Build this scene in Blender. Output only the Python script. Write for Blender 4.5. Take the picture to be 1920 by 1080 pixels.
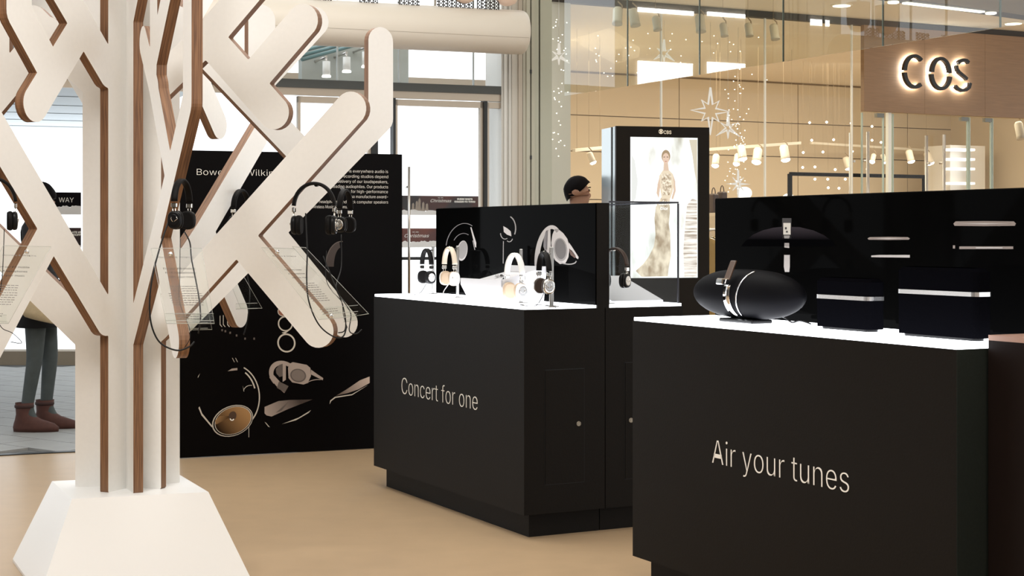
import bpy, bmesh, math, random
import numpy as np
from mathutils import Vector, Matrix
from mathutils.geometry import tessellate_polygon

random.seed(7)
S = bpy.context.scene
COL = S.collection
for o in list(bpy.data.objects):
    bpy.data.objects.remove(o)

# ------------------------------------------------------------------ camera
FPX, CH, HZ = 3000.0, 1.31, 440.0        # focal length in pixels (1920 wide), eye height, horizon row
cam_d = bpy.data.cameras.new('camera')
cam = bpy.data.objects.new('camera', cam_d)
COL.objects.link(cam)
cam.location = (0, 0, CH)
cam.rotation_euler = (math.radians(90), 0, 0)
cam_d.sensor_width = 36.0
cam_d.lens = 36.0 * FPX / 1920.0
cam_d.shift_y = -(540.0 - HZ) / 1920.0
cam_d.clip_end = 300
S.camera = cam

# ------------------------------------------------------------------ world, light, exposure
w = bpy.data.worlds.new('overcast_sky')
S.world = w
w.use_nodes = True
bg = w.node_tree.nodes['Background']
bg.inputs[0].default_value = (0.93, 0.97, 1.0, 1)
bg.inputs[1].default_value = 1.8

def area(name, loc, target, sx, sy, power, col=(1, 1, 1)):
    l = bpy.data.lights.new(name, 'AREA')
    l.shape = 'RECTANGLE'
    l.size, l.size_y, l.energy, l.color = sx, sy, power, col
    o = bpy.data.objects.new(name, l)
    COL.objects.link(o)
    o.location = loc
    o.rotation_euler = (Vector(target) - Vector(loc)).to_track_quat('-Z', 'Y').to_euler()
    return o

# ceiling luminaires of the mall hall and of the shop behind
area('hall_ceiling_light', (-2.0, 2.6, 4.1), (-2.0, 2.7, 0), 3.0, 2.0, 185, (1, 0.985, 0.955))
area('hall_ceiling_light.001', (1.8, 2.6, 4.1), (1.8, 2.7, 0), 3.0, 2.0, 60, (1, 0.97, 0.92))
area('hall_ceiling_light.002', (-0.8, 7.2, 4.1), (-0.8, 7.2, 0), 3.0, 2.0, 110, (1, 0.97, 0.92))
area('shop_ceiling_light', (1.6, 16.8, 3.25), (1.6, 17.6, 0), 3.0, 2.0, 118, (1, 0.90, 0.70))
area('shop_ceiling_light.001', (5.0, 18.6, 3.25), (5.0, 19.4, 0), 3.0, 2.0, 118, (1, 0.90, 0.70))
area('soffit_light', (3.6, 12.6, 3.36), (3.9, 13.4, 0), 2.4, 0.6, 45, (1, 0.84, 0.62))

S.view_settings.view_transform = 'Standard'
S.view_settings.look = 'None'
S.view_settings.exposure = 0.30
S.view_settings.gamma = 1.0
S.view_settings.use_curve_mapping = False

# ------------------------------------------------------------------ projection helpers
def ray(px, py):
    return Vector(((px - 960.0) / FPX, 1.0, -(py - HZ) / FPX))

def at(px, py, Y):
    r = ray(px, py)
    return Vector((0, 0, CH)) + r * Y

def hit(px, py, p0, n):
    r = ray(px, py)
    o = Vector((0, 0, CH))
    return o + r * ((Vector(p0) - o).dot(n) / r.dot(n))

def V(*a):
    return Vector(a)

def dirv(x, y):
    return Vector((x, y, 0)).normalized()

# ------------------------------------------------------------------ materials
MATS = {}
def sock(n, *names):
    for k in names:
        if k in n.inputs:
            return n.inputs[k]

def mat(name, col, rough=0.5, metal=0.0, spec=0.5, emit=None, es=0.0, noise=0.0, nscale=20.0,
        bump=0.0, coat=0.0, stretch=None, alpha=1.0, trans=0.0, ior=1.45):
    if name in MATS:
        return MATS[name]
    m = bpy.data.materials.new(name)
    m.use_nodes = True
    nt = m.node_tree
    b = nt.nodes['Principled BSDF']
    c = (*col, 1)
    b.inputs['Base Color'].default_value = c
    b.inputs['Roughness'].default_value = rough
    b.inputs['Metallic'].default_value = metal
    sock(b, 'Specular IOR Level', 'Specular').default_value = spec
    b.inputs['IOR'].default_value = ior
    if coat:
        sock(b, 'Coat Weight', 'Clearcoat').default_value = coat
    if trans:
        sock(b, 'Transmission Weight', 'Transmission').default_value = trans
    if emit:
        sock(b, 'Emission Color', 'Emission').default_value = (*emit, 1)
        b.inputs['Emission Strength'].default_value = es
    if noise or bump:
        tc = nt.nodes.new('ShaderNodeTexCoord')
        mp = nt.nodes.new('ShaderNodeMapping')
        nz = nt.nodes.new('ShaderNodeTexNoise')
        nz.inputs['Scale'].default_value = nscale
        nz.inputs['Detail'].default_value = 5
        if stretch:
            mp.inputs['Scale'].default_value = stretch
        nt.links.new(tc.outputs['Object'], mp.inputs[0])
        nt.links.new(mp.outputs[0], nz.inputs['Vector'])
        if noise:
            mx = nt.nodes.new('ShaderNodeMix')
            mx.data_type = 'RGBA'
            mx.inputs[6].default_value = tuple(max(0, x * (1 - noise)) for x in col) + (1,)
            mx.inputs[7].default_value = tuple(min(1, x * (1 + noise)) for x in col) + (1,)
            nt.links.new(nz.outputs[0], mx.inputs[0])
            nt.links.new(mx.outputs[2], b.inputs['Base Color'])
        if bump:
            bp = nt.nodes.new('ShaderNodeBump')
            bp.inputs['Strength'].default_value = bump
            bp.inputs['Distance'].default_value = 0.002
            nt.links.new(nz.outputs[0], bp.inputs['Height'])
            nt.links.new(bp.outputs[0], b.inputs['Normal'])
    MATS[name] = m
    return m

def glassmat(name, tint=(1, 1, 1), refl=1.0, rough=0.0, ior=1.5):
    if name in MATS:
        return MATS[name]
    m = bpy.data.materials.new(name)
    m.use_nodes = True
    nt = m.node_tree
    nt.nodes.clear()
    out = nt.nodes.new('ShaderNodeOutputMaterial')
    mx = nt.nodes.new('ShaderNodeMixShader')
    tr = nt.nodes.new('ShaderNodeBsdfTransparent')
    gl = nt.nodes.new('ShaderNodeBsdfGlossy')
    fr = nt.nodes.new('ShaderNodeFresnel')
    fr.inputs[0].default_value = ior
    mu = nt.nodes.new('ShaderNodeMath')
    mu.operation = 'MULTIPLY'
    mu.inputs[1].default_value = refl
    tr.inputs[0].default_value = (*tint, 1)
    gl.inputs['Roughness'].default_value = rough
    ge = nt.nodes.new('ShaderNodeNewGeometry')          # reflect at the outer surface only (thin pane)
    sb = nt.nodes.new('ShaderNodeMath'); sb.operation = 'SUBTRACT'; sb.inputs[0].default_value = 1.0
    m2 = nt.nodes.new('ShaderNodeMath'); m2.operation = 'MULTIPLY'
    nt.links.new(ge.outputs['Backfacing'], sb.inputs[1])
    nt.links.new(fr.outputs[0], mu.inputs[0])
    nt.links.new(mu.outputs[0], m2.inputs[0]); nt.links.new(sb.outputs[0], m2.inputs[1])
    nt.links.new(m2.outputs[0], mx.inputs[0])
    nt.links.new(tr.outputs[0], mx.inputs[1])
    nt.links.new(gl.outputs[0], mx.inputs[2])
    nt.links.new(mx.outputs[0], out.inputs[0])
    MATS[name] = m
    return m

def emat(name, col, s):
    if name in MATS:
        return MATS[name]
    m = bpy.data.materials.new(name)
    m.use_nodes = True
    nt = m.node_tree
    nt.nodes.clear()
    out = nt.nodes.new('ShaderNodeOutputMaterial')
    e = nt.nodes.new('ShaderNodeEmission')
    e.inputs[0].default_value = (*col, 1)
    e.inputs[1].default_value = s
    nt.links.new(e.outputs[0], out.inputs[0])
    MATS[name] = m
    return m

def gradmat(name, p0, p1, c0, c1, org, emit=False):
    """printed picture: tone runs from c0 at world point p0 to c1 at p1 (org: origin of the object's frame)"""
    m = bpy.data.materials.new(name); m.use_nodes = True; nt = m.node_tree
    b = nt.nodes['Principled BSDF']; b.inputs['Roughness'].default_value = .5
    sock(b, 'Specular IOR Level', 'Specular').default_value = 0.0
    tc = nt.nodes.new('ShaderNodeTexCoord'); s = nt.nodes.new('ShaderNodeVectorMath'); s.operation = 'SUBTRACT'
    s.inputs[1].default_value = p0 - org
    d = nt.nodes.new('ShaderNodeVectorMath'); d.operation = 'DOT_PRODUCT'; dv = p1 - p0
    d.inputs[1].default_value = dv / dv.dot(dv)
    cr = nt.nodes.new('ShaderNodeValToRGB'); cr.color_ramp.elements[0].color = (*c0, 1); cr.color_ramp.elements[1].color = (*c1, 1)
    nt.links.new(tc.outputs['Object'], s.inputs[0]); nt.links.new(s.outputs[0], d.inputs[0]); nt.links.new(d.outputs['Value'], cr.inputs[0])
    nt.links.new(cr.outputs[0], b.inputs['Base Color'])
    return m

def plymat():
    m = bpy.data.materials.new('plywood_edge')
    m.use_nodes = True
    nt = m.node_tree
    b = nt.nodes['Principled BSDF']
    b.inputs['Roughness'].default_value = 0.55
    tc = nt.nodes.new('ShaderNodeTexCoord')
    sp = nt.nodes.new('ShaderNodeSeparateXYZ')
    nt.links.new(tc.outputs['Object'], sp.inputs[0])
    nz = nt.nodes.new('ShaderNodeTexNoise')
    mp = nt.nodes.new('ShaderNodeMapping')
    mp.inputs['Scale'].default_value = (6, 260, 6)
    nt.links.new(tc.outputs['Object'], mp.inputs[0])
    nt.links.new(mp.outputs[0], nz.inputs['Vector'])
    nz.inputs['Scale'].default_value = 1.0
    nz.inputs['Detail'].default_value = 3
    cr = nt.nodes.new('ShaderNodeValToRGB')
    cr.color_ramp.elements[0].position = 0.32
    cr.color_ramp.elements[0].color = (0.10, 0.045, 0.022, 1)
    cr.color_ramp.elements[1].position = 0.62
    cr.color_ramp.elements[1].color = (0.25, 0.125, 0.06, 1)
    nt.links.new(nz.outputs[0], cr.inputs[0])
    nt.links.new(cr.outputs[0], b.inputs['Base Color'])
    return m

M_LAM = mat('cream_laminate', (0.82, 0.805, 0.775), 0.45, noise=0.03, nscale=60)
M_PLY = plymat()
M_WHITE = mat('white_lacquer', (0.86, 0.86, 0.85), 0.35)
M_FLOOR = mat('beige_floor', (0.43, 0.305, 0.185), 0.36, noise=0.10, nscale=7, spec=0.4)
M_DARK = mat('dark_laminate', (0.0072, 0.0056, 0.0042), 0.5, noise=0.25, nscale=140, bump=0.15, spec=0.10)
M_DARKEND = mat('dark_end_laminate', (0.022, 0.027, 0.024), 0.5, noise=0.2, nscale=140, spec=.1)
M_GLOSSB = mat('gloss_black_acrylic', (0.0015, 0.0015, 0.0015), 0.04, spec=0.5, ior=1.04)
M_MATTEB = mat('matt_black', (0.006, 0.006, 0.006), 0.5, spec=0.3)
M_BLACKP = mat('black_plastic', (0.006, 0.006, 0.0065), 0.35, spec=0.2)
M_LEATHER = mat('black_leather', (0.006, 0.0055, 0.0055), 0.55, noise=0.3, nscale=200, bump=0.3, spec=0.12)
M_LIT = emat('lit_white_acrylic', (0.93, 0.95, 1.0), 5.0)
M_TEXT = mat('warm_white_print', (0.83, 0.80, 0.74), 0.6, emit=(0.83, 0.80, 0.74), es=0.0)
M_METAL = mat('brushed_metal', (0.62, 0.60, 0.57), 0.3, metal=1.0, noise=0.06, nscale=30, stretch=(1, 1, 20))
M_CHROME = mat('chrome', (0.85, 0.85, 0.86), 0.06, metal=1.0)
M_ALU = mat('anodised_aluminium', (0.66, 0.65, 0.63), 0.38, metal=0.85)
M_GLASS = glassmat('clear_glass', (1, 1, 1), 0.35)
M_ACRY = glassmat('clear_acrylic', (0.97, 0.98, 0.97), 0.15)
M_CASE = glassmat('case_glass', (0.97, 0.98, 0.98), 0.25)
M_SMOKE = glassmat('screen_glass', (0.93, 0.94, 0.90), 1.6)
M_GEDGE = mat('green_glass_edge', (0.10, 0.14, 0.12), 0.2)

# ------------------------------------------------------------------ mesh builder
MW = {}          # object -> world matrix of its frame

def tag(o, label=None, cat=None, group=None, kind=None):
    if label: o['label'] = label
    if cat: o['category'] = cat
    if group: o['group'] = group
    if kind: o['kind'] = kind
    return o

def thing(name, loc, label, cat, group=None, rz=0.0):
    o = bpy.data.objects.new(name, None)
    o.empty_display_size = 0.1
    COL.objects.link(o)
    o.location = loc
    o.rotation_euler = (0, 0, rz)
    MW[o] = Matrix.Translation(Vector(loc)) @ Matrix.Rotation(rz, 4, 'Z')
    return tag(o, label, cat, group)

class MB:
    def __init__(s):
        s.v, s.f, s.m, s.sm = [], [], [], []
        s.T = Matrix.Identity(4)
    def add(s, vs, fs, mi=0, smooth=False):
        k = len(s.v)
        s.v += [s.T @ Vector(p) for p in vs]
        for f in fs:
            s.f.append([i + k for i in f]); s.m.append(mi); s.sm.append(smooth)
        return s
    def quad(s, a, b, c, d, mi=0):
        return s.add([a, b, c, d], [(0, 1, 2, 3)], mi)
    def hexa(s, lo, hi, mi=0):      # two loops of n points
        n = len(lo)
        fs = [list(range(n))[::-1], list(range(n, 2 * n))]
        fs += [(i, (i + 1) % n, n + (i + 1) % n, n + i) for i in range(n)]
        return s.add(list(lo) + list(hi), fs, mi)
    def box(s, c, size, mi=0, ax=None, bev=0.0):
        c = Vector(c); hx, hy, hz = size[0] / 2, size[1] / 2, size[2] / 2
        ux, uy, uz = ax if ax else (V(1, 0, 0), V(0, 1, 0), V(0, 0, 1))
        if bev <= 0:
            lo = [c + ux * a + uy * b - uz * hz for a, b in ((-hx, -hy), (hx, -hy), (hx, hy), (-hx, hy))]
            hi = [p + uz * 2 * hz for p in lo]
            return s.hexa(lo, hi, mi)
        e = min(bev, hx * .95, hy * .95, hz * .95)
        loops = []
        for z, i in ((-hz, e), (-hz + e, 0), (hz - e, 0), (hz, e)):
            # order around
            pts = []
            for (a, b) in ((-1, -1), (1, -1), (1, 1), (-1, 1)):
                if i >= e:
                    pts += [(a * (hx - e), b * (hy - e))] * 2
                elif a * b > 0:
                    pts += [(a * hx, b * (hy - e)), (a * (hx - e), b * hy)]
                else:
                    pts += [(a * (hx - e), b * hy), (a * hx, b * (hy - e))]
            loops.append([c + ux * p[0] + uy * p[1] + uz * z for p in pts])
        return s.loft(loops, mi)
    def loft(s, loops, mi=0, cap=True, smooth=False, closed=True):
        n = len(loops[0]); vs = [p for l in loops for p in l]; fs = []
        for j in range(len(loops) - 1):
            for i in range(n if closed else n - 1):
                fs.append((j * n + i, j * n + (i + 1) % n, (j + 1) * n + (i + 1) % n, (j + 1) * n + i))
        s.add(vs, fs, mi, smooth)
        if cap:
            s.add(loops[0], [list(range(n))[::-1]], mi)
            s.add(loops[-1], [list(range(n))], mi)
        return s
    def tube(s, pts, r, seg=8, mi=0, cap=True, flat=None):
        pts = [Vector(p) for p in pts]
        rs = r if isinstance(r, (list, tuple)) else [r] * len(pts)
        up = None; loops = []
        for i, p in enumerate(pts):
            t = (pts[min(i + 1, len(pts) - 1)] - pts[max(i - 1, 0)])
            if t.length < 1e-9: t = Vector((0, 0, 1))
            t.normalize()
            if up is None:
                up = V(0, 0, 1) if abs(t.z) < 0.9 else V(0, 1, 0)
                if flat: up = Vector(flat)
            up = (up - t * up.dot(t))
            if up.length < 1e-6: up = t.orthogonal()
            up.normalize()
            sd = t.cross(up)
            loops.append([p + (up * math.cos(2 * math.pi * k / seg) + sd * math.sin(2 * math.pi * k / seg)) * rs[i] for k in range(seg)])
        return s.loft(loops, mi, cap, True)
    def sweep(s, pts, prof, ups, mi=0, smooth=True):    # prof: [(side, up)], ups: per point up vectors
        pts = [Vector(p) for p in pts]; loops = []
        for i, p in enumerate(pts):
            t = (pts[min(i + 1, len(pts) - 1)] - pts[max(i - 1, 0)]).normalized()
            u = Vector(ups[i]); u = (u - t * u.dot(t)).normalized(); sd = t.cross(u)
            loops.append([p + sd * a + u * b for a, b in prof])
        return s.loft(loops, mi, True, smooth)
    def cyl(s, p0, p1, r, seg=16, mi=0, r1=None):
        p0, p1 = Vector(p0), Vector(p1)
        return s.tube([p0, p1], [r, r if r1 is None else r1], seg, mi)
    def lathe(s, c, axis, prof, seg=24, mi=0, sx=1.0, xdir=None, cap=True):   # prof [(radius, along)]
        c = Vector(c); ax = Vector(axis).normalized()
        u = Vector(xdir) if xdir is not None else ax.orthogonal()
        u = (u - ax * u.dot(ax)).normalized(); w_ = ax.cross(u)
        loops = [[c + ax * h + (u * math.cos(2 * math.pi * k / seg) * sx + w_ * math.sin(2 * math.pi * k / seg)) * r for k in range(seg)] for r, h in prof]
        return s.loft(loops, mi, cap, True)
    def ell(s, c, r, seg=16, rings=10, mi=0, ax=None):
        c = Vector(c); ux, uy, uz = ax if ax else (V(1, 0, 0), V(0, 1, 0), V(0, 0, 1))
        loops = []
        for j in range(1, rings):
            a = math.pi * j / rings
            loops.append([c + ux * r[0] * math.sin(a) * math.cos(2 * math.pi * k / seg) + uy * r[1] * math.sin(a) * math.sin(2 * math.pi * k / seg) - uz * r[2] * math.cos(a) for k in range(seg)])
        return s.loft(loops, mi, True, True)
    def prism(s, poly, o, ux, uy, th, mi=0, mside=None):  # flat polygon in plane (o,ux,uy) thickened along ux x uy
        n = ux.cross(uy).normalized()
        lo = [o + ux * a + uy * b for a, b in poly]
        hi = [p + n * th for p in lo]
        k = len(poly)
        tri = tessellate_polygon([[Vector((a, b, 0)) for a, b in poly]])
        s.add(hi, [t for t in tri], mi); s.add(lo, [t[::-1] for t in tri], mi)
        s.add(lo + hi, [(i, (i + 1) % k, k + (i + 1) % k, k + i) for i in range(k)], mi if mside is None else mside)
        return s
    def build(s, name, mats, parent=None, label=None, cat=None, group=None, kind=None, loc=None, fixn=True):
        if not isinstance(mats, (list, tuple)): mats = [mats]
        me = bpy.data.meshes.new(name)
        if parent is not None:
            Mx = MW[parent]
        elif loc is not None:
            Mx = Matrix.Translation(Vector(loc))
        else:
            Mx = Matrix.Identity(4)
        inv = Mx.inverted()
        me.from_pydata([inv @ p for p in s.v], [], s.f)
        for m in mats: me.materials.append(m)
        me.polygons.foreach_set('material_index', s.m)
        me.polygons.foreach_set('use_smooth', s.sm)
        bm = bmesh.new(); bm.from_mesh(me)
        bmesh.ops.remove_doubles(bm, verts=bm.verts, dist=1e-6)
        bmesh.ops.dissolve_degenerate(bm, dist=1e-7, edges=bm.edges)
        if fixn: bmesh.ops.recalc_face_normals(bm, faces=bm.faces)
        bm.to_mesh(me); bm.free()
        o = bpy.data.objects.new(name, me)
        COL.objects.link(o)
        if parent is not None:
            o.parent = parent
            MW[o] = Mx
        elif loc is not None:
            o.location = loc; MW[o] = Mx
        else:
            MW[o] = Mx
        return tag(o, label, cat, group, kind)

def copy_tree(root, M=None, parent=None, top=True):
    c = root.copy(); COL.objects.link(c); c.parent = parent
    MW[c] = M if M is not None else MW[root]
    for ch in root.children:
        copy_tree(ch, M, c, False)
    return c

def place(root, loc, rz):
    root.location = loc; root.rotation_euler = (0, 0, rz)

import os
FONT = None
try:
    fp = os.path.join(bpy.utils.system_resource('DATAFILES', path='fonts'), 'Inter.woff2')
    FONT = bpy.data.fonts.load(fp)
except Exception:
    FONT = None
# lettering: font curve -> mesh on a plane.  o = left end of the baseline
def text(name, s, o, ux, uy, size, m, parent=None, depth=0.0015, wx=1.0, off=0.0, align='LEFT', spacing=1.0, shear=0.0, fit=None, line=1.0, letters=False, **kw):
    cu = bpy.data.curves.new(name, 'FONT')
    if FONT: cu.font = FONT
    cu.body = s; cu.size = size; cu.align_x = align; cu.extrude = depth / 2; cu.offset = off
    cu.space_character = spacing; cu.shear = shear; cu.resolution_u = 3; cu.space_line = line
    tmp = bpy.data.objects.new('tmp', cu); COL.objects.link(tmp)
    dg = bpy.context.evaluated_depsgraph_get()
    me = bpy.data.meshes.new_from_object(tmp.evaluated_get(dg))
    bpy.data.objects.remove(tmp)
    xs = [v.co.x for v in me.vertices]
    if fit and xs:
        wx = fit / (max(xs) - min(xs))
    n = ux.cross(uy).normalized()
    b = MB()
    b.v = [o + ux * (v.co.x * wx) + uy * v.co.y + n * (v.co.z + depth / 2) for v in me.vertices]
    b.f = [list(p.vertices) for p in me.polygons]; b.m = [0] * len(b.f); b.sm = [False] * len(b.f)
    bpy.data.meshes.remove(me)
    if letters:
        # split into islands, islands that overlap sideways belong to one letter
        par = list(range(len(b.v)))
        def fd(i):
            while par[i] != i: par[i] = par[par[i]]; i = par[i]
            return i
        for f in b.f:
            for i in f[1:]: par[fd(i)] = fd(f[0])
        isl = {}
        for fi, f in enumerate(b.f): isl.setdefault(fd(f[0]), []).append(fi)
        spans = []
        for k, fl in isl.items():
            x_ = [(b.v[i] - o).dot(ux) for fi in fl for i in b.f[fi]]
            spans.append([min(x_), max(x_), fl])
        spans.sort(key=lambda t: t[0]); merged = []
        for sp in spans:
            if merged and sp[0] < merged[-1][1] - 0.3 * min(sp[1] - sp[0], merged[-1][1] - merged[-1][0]):
                merged[-1][1] = max(merged[-1][1], sp[1]); merged[-1][2] = merged[-1][2] + sp[2]
            else: merged.append(sp)
        for _, _, fl in merged:
            c_ = MB(); c_.v = b.v; c_.f = [b.f[i] for i in fl]
            used = sorted({i for f in c_.f for i in f}); mp = {i: k for k, i in enumerate(used)}
            d_ = MB(); d_.v = [b.v[i] for i in used]; d_.f = [[mp[i] for i in f] for f in c_.f]
            d_.m = [0] * len(d_.f); d_.sm = [False] * len(d_.f)
            d_.build(name, m, parent, fixn=False, **kw)
        return
    return b.build(name, m, parent, fixn=False, **kw)

def arc(c, r, a0, a1, n=12):
    return [(c[0] + r * math.cos(a0 + (a1 - a0) * i / n), c[1] + r * math.sin(a0 + (a1 - a0) * i / n)) for i in range(n + 1)]

UP = V(0, 0, 1)
D1 = dirv(0.46, -0.888)      # long faces of the counters, towards the viewer
D2 = dirv(0.888, 0.46)       # short faces, away to the right
DF = dirv(0.93, 0.367)       # entrance front
NF = V(DF.y, -DF.x, 0)       # its normal towards the hall
# ================================================================== people
def person(name, loc, rz, H, label, cols, walk=0.0, arm=None, head_turn=0.0):
    """one continuous body grown from joints; forward is -Y"""
    s = H / 1.72
    t = thing(name, loc, label, 'person', None, rz)
    me = bpy.data.meshes.new('body'); vs, es, rs = [], [], []
    def v(p, r, par=None):
        vs.append(Vector(p) * s); rs.append((r[0] * s, r[1] * s) if isinstance(r, tuple) else (r * s, r * s))
        if par is not None: es.append((par, len(vs) - 1))
        return len(vs) - 1
    pel = v((0, 0, .96), (.145, .11))
    ab = v((0, 0, 1.10), (.13, .10), pel); ch = v((0, .01, 1.27), (.155, .115), ab); sh = v((0, .015, 1.40), (.12, .09), ch)
    nk = v((0, .005, 1.475), .055, sh); jw = v((0, -.015, 1.555), (.062, .075), nk); hd = v((0, -.005, 1.625), (.075, .095), jw); tp_ = v((0, .0, 1.675), (.06, .075), hd)
    no = v((0, -.107, 1.585), .012, jw)
    for sd in (-1, 1):
        ear = v((sd * .080, .012, 1.588), (.012, .018), hd)
        w_ = walk * sd
        hip = v((sd * .09, 0, .90), .092, pel); kn = v((sd * .095, -.02 - .16 * w_, .50 ), .058, hip); an = v((sd * .095, .03 - .26 * w_, .10), .040, kn)
        hl = v((sd * .095, .05 - .26 * w_, .045), .036, an); to = v((sd * .105, -.09 - .26 * w_, .035), .034, an); tt = v((sd * .108, -.155 - .26 * w_, .028), .024, to)
        sho = v((sd * .175, .015, 1.395), .062, sh); a_ = arm if arm else (.22, .03, 1.12, .20, -.10, .90)
        el = v((sd * a_[0], a_[1], a_[2]), .043, sho); wr = v((sd * a_[3], a_[4], a_[5]), .030, el)
        wv, ev = Vector((sd * a_[3], a_[4], a_[5])), Vector((sd * a_[0], a_[1], a_[2])); d = (wv - ev).normalized()
        pm = v(wv + d * .06, (.036, .022), wr)
        fwd = Vector((0, -1, 0)); fwd = (fwd - d * fwd.dot(d)).normalized()
        inn = Vector((-sd, 0, 0))
        for i, ln in enumerate((.070, .080, .074, .058)):
            b0 = wv + d * .09 + fwd * (.030 - .020 * i)
            f1 = v(b0, .0095, pm); f2 = v(b0 + d * ln * .5 + inn * .006, .0085, f1); v(b0 + d * ln + inn * .022, .0075, f2)
        th = v(wv + d * .035 + fwd * .038 + inn * .006, .011, pm); v(wv + d * .075 + fwd * .050 + inn * .016, .009, th)
    me.from_pydata(vs, es, [])
    o = bpy.data.objects.new('tmp_body', me); COL.objects.link(o)
    md = o.modifiers.new('skin', 'SKIN'); md.use_smooth_shade = True
    for i, sv in enumerate(me.skin_vertices[0].data): sv.radius = rs[i]; sv.use_root = (i == 0)
    sb = o.modifiers.new('sub', 'SUBSURF'); sb.levels = 2; sb.render_levels = 2
    m2 = bpy.data.meshes.new_from_object(o.evaluated_get(bpy.context.evaluated_depsgraph_get()))
    bpy.data.objects.remove(o)
    skin, top, low = cols
    for m in (skin, top, low): m2.materials.append(m)
    for f in m2.polygons:
        c_ = f.center / s; f.use_smooth = True
        ar = abs(c_.x) > .165 and c_.z < 1.36
        if c_.z > 1.455 or (ar and c_.z < a_[5] + .02 and abs(c_.x) > .15): f.material_index = 0
        elif c_.z > .94 or ar: f.material_index = 1
        else: f.material_index = 2
    m2.name = 'body'
    bo = bpy.data.objects.new('body', m2); COL.objects.link(bo); bo.parent = t; MW[bo] = MW[t]
    return t, s
def hair(t, s, m, long_=False):
    b = MB(); b.T = MW[t] @ Matrix.Scale(s, 4)
    lps = []
    for j in range(11):
        a = math.pi * (j / 10) * (.62 if not long_ else .78)
        lp = []
        for k in range(24):
            q = 2 * math.pi * k / 24
            front = max(0.0, -math.sin(q)); back = max(0.0, math.sin(q))   # less hair over the face (-Y)
            aa = a * (1 - (.46 if not long_ else .34) * front + .30 * back - (.13 if not long_ else 0) * abs(math.cos(q)))
            r_ = 1 + .03 * math.sin(5 * q + j)
            rd = math.sin(aa) if aa < math.pi / 2 else 1 - .22 * (aa - math.pi / 2)
            lp.append(V(.086 * r_ * rd * math.cos(q), -.004 + .108 * r_ * rd * math.sin(q), 1.620 + .108 * math.cos(aa)))
        lps.append(lp)
    b.loft(lps[::-1], 0, True, True); b.build('hair', m, t)
def eyes(t, s):
    b0 = MW[t] @ Matrix.Scale(s, 4)
    for sd in (-1, 1):
        b = MB(); b.T = b0; b.ell((sd * .030, -.083, 1.618), (.012, .008, .008), 10, 8); b.build('eye', mat('dark_eye', (.03, .02, .015), .3), t)
        b = MB(); b.T = b0; b.box((sd * .032, -.089, 1.638), (.034, .012, .008), 0, None, .003); b.build('eyebrow', mat('dark_hair', (.006, .0045, .0045), .7, spec=.08), t)
    b = MB(); b.T = b0; b.ell((0, -.083, 1.545), (.024, .008, .007), 12, 8); b.build('mouth', mat('lip', (.30, .12, .09), .5), t)
M_HAIR = mat('dark_hair', (.006, .0045, .0045), .7, spec=.08)
M_SKIN = mat('warm_skin', (.42, .22, .14), .55)
# standing woman outside
t, s = person('person', (-3.17, 10.74, 0), math.radians(90), 1.66, 'person outside in a dark coat, jeans and brown ankle boots with a tan bag', (M_SKIN, mat('black_coat', (.008, .008, .010), .8), mat('grey_green_jeans', (.060, .072, .072), .8, noise=.25, nscale=20)), .16, (.22, .0, 1.14, .17, -.18, 1.02))
hair(t, s, M_HAIR, True); eyes(t, s)
b = MB(); b.T = MW[t] @ Matrix.Scale(s, 4)                      # coat skirt
b.loft([[V(r * .17 * math.cos(q), .01 + r * .135 * math.sin(q), z) for q in [2 * math.pi * k / 20 for k in range(20)]] for z, r in ((1.10, .93), (.98, 1.03), (.86, 1.12), (.72, 1.2), (.715, 1.05), (.9, .96))], 0, False, True)
b.build('coat_skirt', mat('black_coat', (.008, .008, .010), .8), t)
M_BOOT = mat('brown_suede', (.075, .028, .020), .75, noise=.25, nscale=40)
for sd in (-1, 1):
    b = MB(); b.T = MW[t] @ Matrix.Scale(s, 4) @ Matrix.Translation((0, -.26 * .16 * sd, 0))
    lps = []
    for z, y0, y1, wx in ((.0, .11, -.20, .052), (.03, .115, -.205, .056), (.055, .11, -.175, .055), (.085, .10, -.08, .054), (.12, .092, -.022, .052), (.17, .095, -.026, .055), (.20, .098, -.03, .057), (.185, .085, -.02, .046)):
        lps.append([V(sd * .098 + wx * math.cos(q), (y0 + y1) / 2 + (y0 - y1) / 2 * math.sin(q), z) for q in [2 * math.pi * k / 20 for k in range(20)]])
    b.loft(lps, 0, True, True); bt = b.build('ankle_boot', M_BOOT, t)
    b = MB(); b.T = MW[t] @ Matrix.Scale(s, 4) @ Matrix.Translation((0, -.26 * .16 * sd, 0))
    b.lathe((sd * .098, .036, .165), (0, 0, 1), [(.064, 0), (.066, .006), (.066, .016), (.064, .02)], 20, 0, .92, (1, 0, 0)); b.build('boot_strap', mat('dark_suede', (.04, .016, .013), .7), bt)
tg = thing('tote_bag', at(66, 600, 10.50), 'tan cloth tote bag held against the dark coat', 'bag')
b = MB(); o = at(66, 578, 10.50); k = 10.5 / FPX
lps = []
for z, hw, th, sk in ((-.085, .085, .02, .045), (-.075, .10, .04, .03), (-.02, .10, .055, 0), (.06, .095, .05, -.01), (.12, .085, .02, -.01)):
    lps.append([o + V(sk + hw * math.cos(q), th * math.sin(q), z + .02 * math.cos(q) * (-1 if z < -.05 else 0)) for q in [2 * math.pi * j / 18 for j in range(18)]])
b.loft(lps, 0, True, True); b.build('body', mat('tan_canvas', (.50, .40, .25), .8, noise=.2, nscale=30), tg)
b = MB(); b.tube([o + V(-.06, 0, .12), o + V(-.05, .03, .22), o + V(0, .05, .28), o + V(.05, .03, .22), o + V(.06, 0, .12)], .008, 8); b.build('strap', mat('tan_canvas', (.50, .40, .25), .8), tg)
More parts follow.
